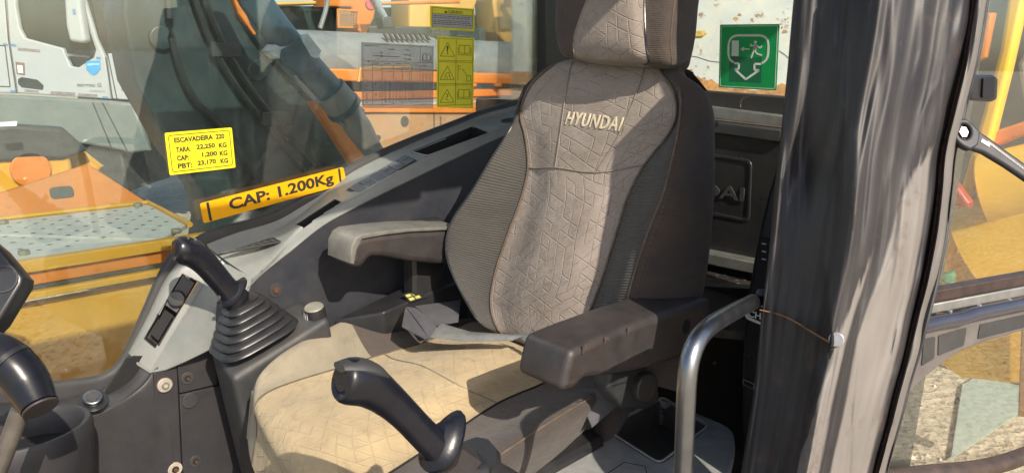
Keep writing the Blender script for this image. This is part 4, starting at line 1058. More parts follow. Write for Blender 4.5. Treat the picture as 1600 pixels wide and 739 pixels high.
def levers():
    x = .48
    bt = boot_rings((398, 526, x), (377, 468, x), 6, (.082, .062), (.030, .028), .005)
    T, g = lever('control_lever', 'upright black control lever with ribbed rubber boot in front of the grey console trim', x, 1,
             [(272, 389, x, .012), (275, 389, x, .022), (287, 391, x, .0275), (304, 398, x, .0265), (320, 411, x, .0245), (336, 429, x, .0235), (352, 448, x, .0235), (364, 462, x, .026), (371, 470, x, .027), (374, 474, x, .015)],
             None, bt, 'control levers', PL_BLACK)
    # hand rest: tilted flared dish at the foot of the grip
    c = P(372, 455, x=x); n = (P(330, 420, x=x)-P(375, 470, x=x)).normalized()
    def dish(c, n, lng, r, T, side=V((0, -1, .5))):
        s = (side-n*side.dot(n)).normalized(); w_ = n.cross(s); k = 28; vs_, fs = [], []
        for rr_, h in ((.5, .62), (.66, .30), (.88, .12), (1, .05), (1.0, -.10), (.86, -.20), (.3, -.24)):
            for i in range(k):
                th = 2*math.pi*i/k; a_ = math.cos(th); e = r*rr_*(1+(lng-1)*max(0, a_)**1.2)
                lift = .30*r*rr_*max(0, a_)**1.6
                vs_.append(c+s*(a_*e)+w_*(math.sin(th)*r*rr_*.9)+n*(h*r+lift))
        for i in range(6):
            for j in range(k): fs.append((i*k+j, i*k+(j+1) % k, (i+1)*k+(j+1) % k, (i+1)*k+j))
        fs.append(tuple(range(k))); fs.append(tuple(range(6*k, 7*k)))
        return mesh('hand_rest', vs_, fs, PL_GLOSS, T)
    dish(P(362, 462, x=x), n, 1.4, .031, T)
    f = frame3(P(279, 373, x=x), P(318, 382, x=x), P(300, 370, x=x+.03))
    def top_pad(px, lx, T, r, m=PL_DARK):
        tube('thumb_pad', [P(a, b, x=lx) for a, b in px], r, m, T, seg=12, n=3, flat=(1.0, .5))
    top_pad([(277, 377), (295, 378), (312, 382), (324, 392)], x-.004, g, [.010, .013, .012, .006], PL_BLACK)
    for a, b in ((291, 374), (303, 376)): disc('thumb_button', P(a, b, x=x-.006), (-.35, .1, 1), .0055, .003, mat('dull_button', (.08, .09, .10), .3), g, seg=14, bev=.0008)
    disc('screw', P(342, 464, x=x-.02), (-1, .5, .1), .004, .004, PL_DARK, T, seg=8)
    gm = lambda L_, lx, par, dx: tube('mould_line', [P(a, b, x=lx)+V((-dx, 0, 0)) for a, b in L_], .0009, PL_DARK, par, seg=6, n=4)
    # near lever
    x = -.33
    near = [(532, 593, x, .012), (535, 593, x, .020), (548, 595, x, .0235), (573, 601, x, .0225), (602, 620, x, .0190), (630, 645, x, .0172), (658, 674, x, .0172), (684, 700, x, .019), (692, 710, x, .023), (697, 716, x, .016)]
    TILT[0] = -.2
    bt = boot_rings((790, 820, x), (716, 724, x), 6, (.075, .062), (.027, .025), .004)
    T2, g2 = lever('control_lever', 'black control lever standing in front of the seat cushion, grip nearest the camera', x, 1.3, near, None, bt, 'control levers', PL_BLACK)
    n2 = (P(630, 640, x=x)-P(700, 712, x=x)).normalized()
    dish(P(688, 700, x=x), n2, 1.6, .029, T2)
    tube('collar', [P(692, 712, x=x), P(712, 730, x=x), P(728, 745, x=x)], [.025, .029, .030], PL_BROWN, T2, seg=8, n=2)
    tube('collar_ring', [P(736, 722, x=x), P(744, 731, x=x)], [.034, .034], PL_BLACK, T2, seg=12, n=1)
    tube('thumb_pad', [P(530, 573, x=x), P(560, 571, x=x), P(585, 578, x=x), P(606, 592, x=x)], [.010, .017, .016, .007], PL_DARK, g2, seg=14, n=4, flat=(1, .45))
    disc('thumb_button', P(550, 570, x=x), (-.3, .15, 1), .008, .004, mat('dull_button', (.08, .09, .10), .3), g2, seg=16, bev=.001)
    disc('thumb_button', P(575, 573, x=x), (-.3, .15, 1), .007, .004, mat('dull_button', (.08, .09, .10), .3), g2, seg=16, bev=.001)
    tube('trigger', [P(580, 622, x=x), P(596, 634, x=x), P(606, 640, x=x)], [.004, .010, .005], PL_GLOSS, g2, seg=10, n=4)
levers()

# ================================================================ left console with the open tray
def left_console():
    T = thing('tray_console', 'dusty low console with an open square tray, beside the near armrest', 'console', (-.35, .1, 1.3))
    f = zplane(1.70)
    hole = [(942, 668), (990, 642), (1035, 620), (1075, 640), (1108, 664), (1072, 694), (1030, 724), (985, 696)]
    hole = [q for i_, q in enumerate(hole) if i_ % 2 == 0]
    top = [(690, 780), (700, 735), (770, 722), (845, 722), (880, 690), (905, 662), (960, 640), (1018, 617), (1075, 638), (1146, 668), (1150, 700), (1125, 800), (1100, 900), (720, 900)]
    CT = plate('console_top', top, f, .025, PL_BROWN2, T, .006, [hole], r=.03)
    w_ = [f.l(*q) for q in hole]; w_ = rnd(w_, .018); k = len(w_); dd = .055
    cx = sum(a for a, _ in w_)/k; cy = sum(b for _, b in w_)/k
    vs_ = [f.w(a, b, -.006) for a, b in w_]+[f.w(cx+(a-cx)*.86, cy+(b-cy)*.86, -dd) for a, b in w_]
    mesh('tray_well', vs_, [(i, (i+1) % k, k+(i+1) % k, k+i) for i in range(k)]+[tuple(range(k, 2*k))], mat('shaded_tray_well', (.045, .047, .046), .5, var=.3, dust=.5, dustcol=(.13, .08, .05), rustamt=.3), CT)  # well tone darkened for the shade inside it
    tube('tray_rim', [f.w(a, b, .001) for a, b in w_]+[f.w(*w_[0], .001)], .0022, mat('tray_rim_highlight', (.30, .31, .30), .35), CT, seg=8, n=1)  # pale tube paints a highlight round the tray edge
    o = [f.l(*q) for q in top]; cx = sum(a for a, _ in o)/len(o); cy = sum(b for _, b in o)/len(o)
    vs_ = [f.w(cx+(a-cx)*.985, cy+(b-cy)*.985, -.02) for a, b in o]+[f.w(cx+(a-cx)*.93, cy+(b-cy)*.93, -.36) for a, b in o]; k = len(o)
    mesh('console_side', vs_, [(i, (i+1) % k, k+(i+1) % k, k+i) for i in range(k)]+[tuple(range(k, 2*k))], PL_BROWN, T)
    g = f.l
    bars('cover_joint', f, [(g(945, 742), g(975, 722)), (g(975, 722), g(1008, 728)), (g(1008, 728), g(1012, 745))], .0015, VOID, CT, .0002)
PL_BROWN2 = mat('dusty_console_plastic', (.26, .27, .27), .55, var=.2, dust=.30, dustcol=(.17, .15, .12), bmp=.25, bscale=600, rustamt=.25)
left_console()

# ================================================================ grab handle
def handle():
    x = -.50
    T = thing('grab_handle', 'bent steel grab handle rising beside the dented door post', 'handle', P(1062, 900, x=x))
    pts = [P(1058, 900, x=x), P(1064, 800, x=x), P(1068, 720, x=x), P(1071, 650, x=x), P(1073, 600, x=x), P(1078, 562, x=x+.002), P(1089, 533, x=x+.006), P(1106, 512, x=x+.013), P(1128, 497, x=x+.024), P(1152, 484, x=x+.038), P(1176, 472, x=x+.053)]
    tube('tube', pts, .0115, CHROME, T, seg=24, n=6, up=V((1, .3, 0)))
    e0, e1 = P(1168, 478, x=x+.05), P(1196, 462, x=x+.065)
    tube('flattened_end', [e0, e0.lerp(e1, .4), e1, e1+(e1-e0)*.4], [.0113, .0118, .0125, .012], CHROME, T, seg=20, n=3, flat=(.45, 1))
    disc('end_bolt', P(1187, 458, x=x+.052), (-.6, .5, .6), .006, .004, CHROME, T, seg=6)
handle()
# travel lever grip and monitor, cut by the left edge of the picture
def leftbits():
    d = 1.0
    T = thing('travel_lever', 'thick black lever grip on a steel rod at the left edge', 'control lever', P(-10, 900, d=d))
    g = tube('grip', [P(-60, 540, d=d), P(-30, 546, d=d), P(0, 556, d=d), P(24, 574, d=d), P(44, 600, d=d), P(62, 634, d=d-.01)], [.024, .028, .029, .029, .028, .023], PL_GLOSS, T, seg=28, n=6)
    ax = (P(62, 634, d=d-.01)-P(44, 600, d=d)).normalized()
    disc('end_cap', P(62, 634, d=d-.01)+ax*.001, ax, .0225, .004, PL_BROWN, T, bev=.0015)
    tube('grip_ring', [P(12, 565, d=d-.002), P(18, 570, d=d-.002)], [.0305, .0305], PL_BLACK, T, seg=28, n=1)
    tube('rod', [P(32, 640, d=d+.03), P(10, 700, d=d+.03), P(-30, 800, d=d+.03), P(-70, 900, d=d+.03)], .0125, mat('dusty_rod', (.13, .115, .10), .4, .5), T, seg=16, n=3)
    T = thing('monitor', 'black monitor housing corner at the left edge', 'monitor', P(-60, 520, d=1.25))
    f = Frame(P(0, 440, d=1.25), CR, -CF+CU*.25+CR*.2)
    plate('housing', [(-160, 330), (-60, 338), (-2, 386), (36, 432), (34, 444), (-4, 506), (-60, 560), (-160, 560)], f, .05, PL_BLACK, T, .006)
    c = f.l(6, 436, .001); plate2('round_badge', ring(c[0], c[1], .022, .024, 30), f, .003, PL_DARK, T, .001, [ring(c[0], c[1], .019, .021, 30)], top=.0025)
leftbits()

# ================================================================ rear window and its exit sign
def rear_window():
    y = -.955; f = yplane(y)
    T = thing('rear_window', 'rear cab window with green emergency exit sticker', 'window', (.2, y, 2.3))
    plate('glass', [(880, 150), (880, -200), (1330, -200), (1330, 175)], f, .005, G_REAR, T)
    S = plate('exit_sign', [(1125, 39), (1218, 38), (1213, 142), (1123, 137)], f, .0012, S_GRN, T, r=.004, top=.0016)
    q = [f.l(*p, .0016) for p in ((1125, 39), (1218, 38), (1213, 142), (1123, 137))]
    def g(a, b_):
        p = V((*q[0], 0)).lerp(V((*q[1], 0)), a); s = V((*q[3], 0)).lerp(V((*q[2], 0)), a); z = p.lerp(s, b_); return (z.x, z.y)
    wl = mat('sign_white', (.60, .66, .60), .5, var=.05, bmp=0)
    bars('sign_border', f, loop_segs(rnd([g(.025, .025), g(.975, .025), g(.975, .975), g(.025, .975)], .005)), .0014, wl, S, .0018)
    # rounded loop with arrow
    lp = rnd([g(.16, .17), g(.84, .17), g(.84, .60), g(.16, .60)], .03, 8)
    lp_s = loop_segs(lp)
    c0, c1 = g(.37, .60)[0], g(.63, .60)[0]
    yb = g(.5, .60)[1]
    keep = [s for s in lp_s if not (abs(s[0][1]-yb) < .012 and c0 < (s[0][0]+s[1][0])/2 < c1 and abs(s[1][1]-yb) < .012)]
    bl = g(.30, .60); br = g(.66, .60)
    keep = [s for s in lp_s if not ((s[0][1]+s[1][1])/2 < g(.5, .56)[1] and g(.27, .6)[0] < (s[0][0]+s[1][0])/2 < g(.73, .6)[0])]
    keep += [(g(.27, .605), g(.35, .605)), (g(.73, .605), g(.62, .605)), (g(.35, .605), g(.35, .70)), (g(.62, .605), g(.62, .70)), (g(.35, .70), g(.28, .70)), (g(.62, .70), g(.70, .70)), (g(.28, .70), g(.48, .85)), (g(.70, .70), g(.48, .85))]
    bars('exit_arrow', f, keep, .0055, wl, S, .0018)
    plate2('door_symbol', [g(.22, .25), g(.34, .25), g(.34, .49), g(.22, .49)], f, .0004, wl, S, top=.0022)
    bars('small_arrow', f, [(g(.39, .38), g(.53, .38)), (g(.38, .38), g(.43, .355)), (g(.38, .38), g(.43, .405))], .0028, wl, S, .0018)
    c = g(.62, .275); plate2('runner', ring(c[0], c[1], .0042, .0042, 12), f, .0004, wl, S, top=.0022)
    bars('runner', f, [(g(.63, .31), g(.60, .40)), (g(.645, .31), g(.615, .40))], .006, wl, S, .0018)
    bars('runner', f, [(g(.62, .32), g(.54, .33)), (g(.54, .33), g(.55, .30)), (g(.65, .33), g(.71, .36)), (g(.71, .36), g(.73, .33)), (g(.61, .40), g(.66, .45)), (g(.66, .45), g(.74, .47)), (g(.60, .40), g(.58, .46)), (g(.58, .46), g(.56, .52))], .0038, wl, S, .0019)
    dg = mat('sign_dark_green', (.003, .12, .05), .35, var=.05, bmp=0)
    plate2('dark_field', [g(.18, .50), g(.74, .50), g(.74, .90), g(.18, .90)], f, .0003, dg, S, top=.0017)
    # brass hook on the gasket
    hk = [P(1157, 168, y=-.87), P(1157, 162, y=-.87), P(1160, 156, y=-.87), P(1166, 153, y=-.87), P(1170, 152, y=-.87)]
    tube('catch_ring', hk, [.001, .0018, .002, .0016, .0008], mat('brass', (.55, .48, .30), .3, 1, bmp=0), T, seg=8, n=4)
rear_window()

# ================================================================ the cab door, swung open to the rear
def door():
    u = V((-.30, -.954, 0)).normalized(); n = V((-u.y*-1, 0, 0)); n = V((-.954, .30, 0)).normalized()
    o = P(1480, 300, d=1.12); f = Frame(o, u, n)
    T = thing('cab_door', 'open cab door with black middle rail, seen through its glass', 'door', V((o.x, o.y, 1.4)))
    BL = mat('blue_black_door_paint', (.030, .034, .060), .22, .3, var=.2, coat=.5, dust=.08, bmp=.05)
    UG = plate('upper_glass', [(1380, -300), (1800, -330), (1800, 430), (1400, 465)], f, .004, G_DOOR, T, top=-.004)
    plate('window_gasket', [(1400, 466), (1800, 394), (1800, 408), (1400, 484)], f, .02, mat('rusty_gasket', (.035, .02, .018), .5, var=.5, vscale=40), T, .002, top=.002)
    plate('clip_strip', [(1400, 486), (1800, 410), (1800, 424), (1400, 502)], f, .02, STEEL, T, .003, top=.001)
    for px in (1484, 1530, 1577):
        c = f.l(px, 488-(px-1484)*.19, .002); box('clip', f.w(c[0], c[1], .002), (.006, .010, .008), STEEL, T, .0015)
    # rolled blue rail
    pr = [(1395, 519), (1440, 509), (1470, 502), (1500, 497), (1515, 492), (1535, 487), (1600, 474), (1700, 452), (1800, 430)]
    tube('middle_rail', [f.hit(a, b, .004) for a, b in pr], .0125, BL, T, seg=16, n=3)
    R = plate('lower_rail', [(1395, 525), (1500, 505), (1600, 484), (1800, 440), (1800, 480), (1600, 516), (1540, 533), (1502, 548), (1475, 566), (1445, 590), (1395, 640)], f, .012, mat('dull_rail_paint', (.13, .12, .125), .35, .3, var=.2, vscale=20, dust=.3), T, .003, top=.0)
    for q in ([(1467, 524), (1511, 512), (1506, 540), (1466, 556)], [(1532, 507), (1600, 492), (1700, 470), (1700, 488), (1600, 512), (1528, 530)], [(1444, 530), (1462, 526), (1460, 560), (1440, 572)]):
        plate('rail_recess', q, f, .002, PL_DARK, R, .0005, top=.0015, r=.004)
    LG = plate('lower_glass', [(1395, 560), (1520, 520), (1800, 440), (1800, 760), (1340, 800)], f, .004, G_DOOR, T, top=-.008)
    br = [(1340, 758), (1385, 748), (1450, 740), (1520, 733), (1560, 725), (1600, 712), (1660, 690), (1800, 640)]
    tube('bottom_frame', [f.hit(a, b, .0) for a, b in br], .016, mat('rusty_dark_frame', (.05, .032, .025), .5, var=.5, vscale=30), T, seg=14, n=3)
    box('outer_stile', f.w(.62, .05, 0), (.05, .05, 1.5), PL_DARK, T, .012)
    # latch
    c = f.l(1530, 138)
    lt = plate('latch', [(1520, 119), (1553, 117), (1561, 122), (1559, 156), (1551, 160), (1516, 157)], f, .035, PL_BLACK, T, .004, top=.03, r=.004)
    plate('latch_face', [(1537, 122), (1556, 120), (1554, 154), (1535, 153)], f, .004, PL_GLOSS, lt, .001, top=.033, r=.003)
    # stay arm with a ring end
    dk = mat('dark_polished_steel', (.03, .03, .036), .55, .3, var=.2, bmp=.03)
    A = thing('stay_arm', 'dark polished steel arm with ring end bolted at the door post edge', 'door stay', P(1502, 208, d=1.0))
    f2 = Frame(P(1502, 208, d=.985), CR, -CF+CU*.15)
    head = [(1487, 205), (1489, 194), (1497, 187), (1508, 186), (1519, 196), (1530, 207), (1527, 228), (1514, 236), (1500, 229), (1490, 219)]
    g = lambda q: [f2.l(*z) for z in q]
    cc = f2.l(1505, 207)
    H = plate2('ring_end', rnd(g(head), .004), f2, .012, dk, A, .003, [ring(cc[0], cc[1], .0085, .0105, 18)], top=.004)
    plate2('ring_bolt', ring(cc[0], cc[1], .0072, .009, 6), f2, .010, mat('bolt_steel', (.10, .09, .10), .3, .9), H, .001, top=.002)
    shaft = [(1522, 201), (1545, 216), (1575, 238), (1620, 270), (1700, 330), (1700, 352), (1620, 295), (1570, 261), (1535, 240), (1517, 234)]
    plate2('arm', g(shaft), f2, .010, dk, A, .004, top=.003)
    bars('arm_groove', f2, [(f2.l(1540, 222), f2.l(1600, 267)), (f2.l(1600, 267), f2.l(1700, 342))], .003, PL_BLACK, A, .0032)
    plate2('arm_mark', g([(1532, 218), (1545, 226), (1543, 231), (1530, 223)]), f2, .001, S_GRY, A, top=.0038)
door()

# ================================================================ outside, to the right: our own machine
def own_machine():
    T = thing('machine_deck', 'anti-slip steel step deck with yellow edges just outside the right window', 'excavator deck', (1.3, .6, 0))
    z = 1.93; f = zplane(z)
    q = [(-140, 362), (0, 345), (232, 318), (297, 353), (0, 410), (-140, 437)]
    FP = plate('far_step_plate', [(-140, 362), (232, 319), (274, 340), (272, 373), (-140, 360)], f, .01, TREAD, T) if False else None
    a = f.l
    o1 = plate2('step_plate', [a(-140, 363), a(232, 320), a(295, 352), a(270, 372), a(-140, 362.5)], f, .012, TREAD, T, .001, top=.0) if False else None
    S1 = plate2('step_plate', [a(-160, 366), a(0, 346), a(232, 320), a(292, 351), a(250, 373.5), a(0, 366)], f, .012, TREAD, T, .001)
    S2 = plate2('step_plate', [a(-160, 440), a(-160, 372), a(0, 369), a(250, 377), a(262, 370), a(262, 371), a(0, 410)], f, .012, TREAD, T, .001)
    # punched dimples, bolts
    vs_, fs = [], []; b0, e1, e2 = V((*a(0, 366), 0)), None, None
    poly = [a(-60, 358), a(0, 348), a(230, 322), a(286, 352), a(0, 406), a(-60, 410)]
    def inp(x, y):
        c = False; k = len(poly)
        for i in range(k):
            x0, y0 = poly[i]; x1, y1 = poly[(i+1) % k]
            if (y0 > y) != (y1 > y) and x < (x1-x0)*(y-y0)/(y1-y0)+x0: c = not c
        return c
    xs = [p[0] for p in poly]; ys = [p[1] for p in poly]
    i = 0; y = min(ys)
    while y < max(ys):
        x = min(xs)+(.033 if i % 2 else 0)
        while x < max(xs):
            if inp(x, y):
                b_ = len(vs_); r = .007
                for k in range(8): vs_.append(f.w(x+r*math.cos(k*math.pi/4), y+r*.7*math.sin(k*math.pi/4), .0006))
                for k in range(8): vs_.append(f.w(x+r*.5*math.cos(k*math.pi/4), y+r*.35*math.sin(k*math.pi/4), -.0003+.0012))
                fs += [(b_+k, b_+(k+1) % 8, b_+8+(k+1) % 8, b_+8+k) for k in range(8)]+[tuple(b_+8+k for k in range(8))]
            x += .066
        y += .042; i += 1
    mesh('punched_dimples', vs_, fs, mat('dimple_shade', (.07, .075, .08), .7, var=.2), T, kind='stuff')
    for px, py in ((216, 323), (276, 364), (6, 350), (38, 398)): disc('deck_bolt', f.hit(px, py), (0, 0, 1), .014, .012, mat('deck_bolt_steel', (.30, .27, .2), .5, .5), T, seg=6, bev=.002)
    # yellow lips along the near edge
    near = [P(-160, 441, z=z), P(0, 411, z=z), P(297, 353, z=z)]
    X = near[1].x
    def lip(name, y0, y1, x, m):
        a_, b_ = V((x, near[0].y+.3, 0)), V((x, near[2].y, 0))
        box(name, (x-.0, (a_.y+b_.y)/2, (y0+y1)/2), (.03, a_.y-b_.y, y1-y0), m, T, .004)
    lip('deck_lip', z-.024, z+.006, X-.03, YELLOW); lip('edge_channel', z-.060, z-.026, X-.016, ORANGE); lip('dark_edge_line', z-.074, z-.061, X-.012, DARKG); lip('deck_lip', z-.092, z-.075, X-.030, YELLOW)  # two yellow lips, an orange channel and a thin dark strip
    # far raised rim line
    pf = [P(-160, 364, z=z), P(0, 344.5, z=z), P(232, 318.5, z=z), P(297, 353, z=z)]
    tube('deck_rim', [p+V((0, 0, .004)) for p in pf], .009, YELLOW, T, seg=8, n=1)
    box('deck_side', (X+.01, (near[0].y+near[2].y)/2+.15, z-.115-.5), (.03, near[0].y-near[2].y+.3, 1.0), YELLOW, T, .006)
    # orange wedge cover beyond the plate
    ff = frame3(pf[1]+V((.02, 0, -.02)), pf[2]+V((.02, 0, -.02)), P(137, 255, z=z+.2, ) if False else pf[1]+V((.30, 0, .45)))
    W = plate('wedge_cover', [(-160, 345), (0, 300), (137, 255), (236, 319), (0, 350), (-160, 370)], ff, .05, ORANGE, T, .006)
    c0 = ff.l(78, 303); c1 = ff.l(115, 299)
    plate2('hand_hole', rnd([(c0[0], c0[1]-.02), (c1[0], c1[1]-.02), (c1[0], c1[1]+.02), (c0[0], c0[1]+.02)], .015), ff, .004, DARKG, T, .001, top=.003)
    # ---- boom, dark
    B = thing('boom', 'dark boom of the machine rising outside the right window', 'boom', (1.9, 0, 1.0))
    fb = xplane(1.75)
    BM = plate('boom_side', [(225, -320), (385, -320), (380, -60), (383, 10), (410, 60), (455, 110), (520, 180), (570, 240), (605, 300), (625, 380), (620, 520), (420, 600), (330, 520), (322, 400), (330, 350), (318, 300), (270, 235), (212, 130), (190, 20)], fb, .20, BOOMD, B, .015)
    bars('beam_reflection_line', fb, [(fb.l(455, 195), fb.l(375, 290)), (fb.l(375, 290), fb.l(330, 330))], .02, mat('beam_reflection_brown', (.07, .065, .05), .6), BM, .002)  # brown bar paints the reflection of a diagonal beam
    tube('edge_bead', [fb.hit(a_, b_, .005) for a_, b_ in ((376, -60), (380, 12), (407, 62), (452, 112), (517, 182), (567, 242), (602, 302))], .03, BOOMD, BM, seg=8, n=2)
    fo = xplane(1.95)
    plate('boom_bracket', [(345, -60), (395, -60), (404, 20), (405, 56), (396, 55), (372, 20)], xplane(1.72), .06, ORANGE, B, .006)
    plate('pin_mount', [(488, 160), (505, 158), (540, 200), (575, 235), (604, 290), (600, 320), (560, 270), (525, 215)], xplane(1.62), .06, ORANGE, B, .01)
    plate('mount_plate', [(462, 118), (500, 122), (520, 150), (495, 158), (478, 140)], xplane(1.58), .03, WHITE, B, .004)
    # decal remnants
    rr = random.Random(6)
    for px, py, s in ((355, 84, 13), (450, 215, 7)):
        c = fb.l(px, py); pts = [(c[0]+s*.0019*(.7+.5*rr.random())*math.cos(t), c[1]+s*.0019*(.7+.5*rr.random())*math.sin(t)) for t in [k*.7 for k in range(9)]]
        plate2('paint_scar', pts, fb, .001, mat('pale_scar', (.20, .22, .20), .7, var=.3, vscale=40), BM, top=.0015)
    hz = mat('black_hose', (.012, .014, .015), .4, var=.3)
    for k, L_ in enumerate(([(300, -60), (335, 40), (385, 130), (455, 215), (520, 290), (560, 360)], [(285, -60), (322, 50), (372, 140), (442, 225), (506, 300), (540, 370)], [(262, -60), (268, 60), (300, 150), (345, 200), (400, 280)])):
        tube('hose', [P(a_, b_, x=1.73) for a_, b_ in L_], .014, hz, B, seg=8, n=4)
    for a_, b_ in ((352, 78), (430, 185), (500, 270)): box('hose_clamp', P(a_, b_, x=1.725), (.03, .11, .05), DARKG, B, .006)
    for a_, b_ in ((400, 110), (250, 60), (300, 250), (520, 330), (560, 300)): disc('pin_cap', P(a_, b_, x=1.75), (-1, 0, 0), .04, .02, BOOMD, B, seg=16, bev=.005)
    # ---- cylinder
    x = 1.45
    Cc = thing('hydraulic_cylinder', 'blue-black hydraulic cylinder with bolted clamp above the boom foot', 'hydraulic cylinder', P(600, 240, x=x))
    cy = tube('barrel', [P(352, -90, x=x), P(398, 0, x=x), P(455, 75, x=x), P(520, 147, x=x)], .052, CYL, Cc, seg=24, n=2)
    cl = frame3(P(430, 60, x=x-.06), P(490, 100, x=x-.06), P(440, 100, x=x-.06))
    plate('clamp_block', [(470, 55), (482, 53), (503, 80), (497, 93), (478, 88)], xplane(x-.05), .06, mat('pale_clamp', (.50, .54, .58), .35, .1), Cc, .004)
    plate('clamp_ear', [(420, 80), (430, 70), (440, 74), (450, 72), (455, 76), (446, 94), (434, 92)], xplane(x-.05), .06, mat('pale_clamp', (.50, .54, .58), .35, .1), Cc, .003)
    plate('clamp_band', [(440, 78), (470, 60), (485, 85), (490, 108), (470, 118), (448, 104), (438, 92)], xplane(x-.055), .03, CYL, Cc, .004)
    tube('gland', [P(515, 142, x=x), P(535, 165, x=x)], [.062, .062], HOOD, Cc, seg=20, n=1)
    tube('gland_band', [P(535, 165, x=x), P(540, 171, x=x)], [.068, .068], CYL, Cc, seg=20, n=1)
    for k in range(6):
        th = k*1.05; c = P(538, 168, x=x)+V((.0, math.cos(th)*.055, math.sin(th)*.055)); disc('gland_bolt', c, (-.4, -.6, -.6), .010, .03, HOOD, Cc, seg=6)
    tube('rod_eye', [P(538, 168, x=x), P(560, 200, x=x), P(580, 232, x=x), P(600, 262, x=x)], [.045, .050, .040, .040], HOOD, Cc, seg=18, n=3)
own_machine()

# ================================================================ machines parked beyond
def vents(f, px, parent, m):
    for a_, b_ in px:
        plate('vent_slot', [(a_, b_), (a_+6, b_+1), (a_+9, b_+12), (a_+4, b_+11)], f, .01, m, parent, top=.004)
def parked():
    X = 4.6
    T = thing('parked_excavator', 'orange excavator with grey rounded hood parked nearest outside the window', 'excavator', (5.2, -1, 0), 'excavators parked in the yard')
    f = xplane(X)
    SD_ = mat('faded_orange_side', (.42, .22, .10), .5, var=.2, vscale=1.5, dust=.6, dustcol=(.36, .27, .19), rustamt=.5)
    plate('side_body', [(480, 168), (1010, 176), (1010, 420), (560, 420), (470, 300)], f, .12, SD_, T, .02)
    plate('side_edge', [(470, 164), (1010, 168), (1010, 178), (470, 176)], xplane(X-.03), .1, ORANGE, T, .012)
    c = f.l(632, 190); plate2('side_hole', ring(c[0], c[1], .045, .05, 16), f, .01, DARKG, T, .0, top=.006)
    bars('panel_joint', f, [(f.l(678, 176), f.l(680, 420)), (f.l(816, 176), f.l(818, 420))], .012, DARKG, T, .001)
    # top deck
    z = P(700, 164, x=X).z; fz = zplane(z)
    pts = [P(470, 164, x=X), P(1010, 170, x=X)]
    y0, y1 = pts[0].y, pts[1].y
    plate2('top_deck', [(-y0-.1, X), (-y1, X), (-y1, X+1.6), (-y0-.1, X+1.6)], fz, .05, ORANGE, T, top=-.002)
    for k in range(5):
        ya = -1.2-k*.62
        sp = plate2('step_plate', [(-ya, X+.12), (-ya+.58, X+.12), (-ya+.58, X+.62), (-ya, X+.62)], fz, .012, TREAD, T, .002, top=.012)
        vs_, fs = [], []
        for i in range(9):
            for j in range(7):
                b_ = len(vs_); cx, cy = -ya+.05+i*.06, X+.17+j*.065+(.03 if i % 2 else 0)
                for q in range(6): vs_.append(fz.w(cx+.016*math.cos(q*1.047), cy+.010*math.sin(q*1.047), .0135))
                fs.append(tuple(range(b_, b_+6)))
        mesh('dimples', vs_, fs, DARKG, sp, kind='stuff')
    for px in (738, 778, 820): disc('deck_bolt', P(px, 136, x=X+.7), (0, 0, 1), .05, .04, ORANGE, T, seg=8, bev=.01)
    box('rear_lip', (X+.78, (y0+y1)/2, z+.05), (.08, y0-y1, .08), ORANGE, T, .02)
    # grey rounded hoods lying along the machine
    def hood(xa, xb, r, zc, name='hood', m=HOOD):
        a_ = P(xa, 90, x=X+1.3).y; b_ = P(xb, 90, x=X+1.3).y; k = 14; vs_, fs = [], []
        prof = [(r*math.cos(t), r*math.sin(t)) for t in [math.radians(200-15.5*i) for i in range(15)]]
        ys_ = [a_, a_-.04, a_-.12, (a_+b_)/2, b_+.12, b_+.04, b_]; sc_ = [.8, .93, 1, 1.0, 1, .93, .8]
        for y, s in zip(ys_, sc_):
            for px, pz in prof: vs_.append(V((X+1.3+r*.9+px*s*.9, y, zc+pz*s)))
        n_ = len(prof)
        for i in range(len(ys_)-1):
            for j in range(n_-1): fs.append((i*n_+j, i*n_+j+1, (i+1)*n_+j+1, (i+1)*n_+j))
        fs += [tuple(range(n_)), tuple(range(len(vs_)-n_, len(vs_)))]
        return mesh(name, vs_, fs, m, T)
    zc = P(600, 92, x=X+1.3).z; zt = P(560, 50, x=X+1.3).z
    h = hood(452, 700, zt-zc+.02, zc-.02)
    zt2 = P(800, 70, x=X+1.3).z; zc2 = P(800, 105, x=X+1.3).z
    h2 = hood(738, 960, (zt2-zc2)*1.1, zc2+.01)
    fh = xplane(X+1.42)
    for k in range(9): plate('hood_vent', [(600+k*8, 53), (603+k*8, 53), (610+k*8, 64), (606+k*8, 64)], xplane(X+1.36), .03, DARKG, h, top=.02)
    plate('upper_deck', [(470, 106), (1010, 122), (1010, 136), (470, 126)], xplane(X+1.0), .3, ORANGE, T, .02)
    plate('undercarriage', [(560, 420), (1010, 420), (1010, 560), (560, 600)], xplane(X+.3), .6, DARKG, T, .1)
    for k in range(4): plate('cover_panel', [(690+k*34, 182), (718+k*34, 182), (718+k*34, 212), (690+k*34, 212)], f, .01, SD_, T, .002, top=.02)
    for px in (500, 545, 590, 700, 780): disc('panel_bolt', P(px, 215, x=X), (-1, 0, 0), .025, .02, DARKG, T, seg=6)
    tube('grab_rail', [P(560, 128, x=X+.2), P(562, 108, x=X+.2), P(640, 104, x=X+.2), P(642, 126, x=X+.2)], .014, YELLOW, T, seg=8, n=1)
    text('model_number', '070', xplane(X+1.28), *xplane(X+1.28).l(822, 109), .12, .045, DARKG, T, th=.004)
    # ---- machines further back
    X2 = 8.2; f2 = xplane(X2)
    T2 = thing('parked_excavator', 'yellow excavator with raised boom and dark cab, parked in the back row', 'excavator', (9, -4, 0), 'excavators parked in the yard')
    PY = mat('dusty_yellow_paint', (.62, .34, .06), .45, var=.12, vscale=1.5, dust=.4, dustcol=(.5, .36, .2))  # dusty yellow of the back-row machines
    plate('boom', [(640, -60), (770, -60), (740, 20), (712, 70), (700, 110), (655, 110), (640, 40)], f2, .5, PY, T2, .05)
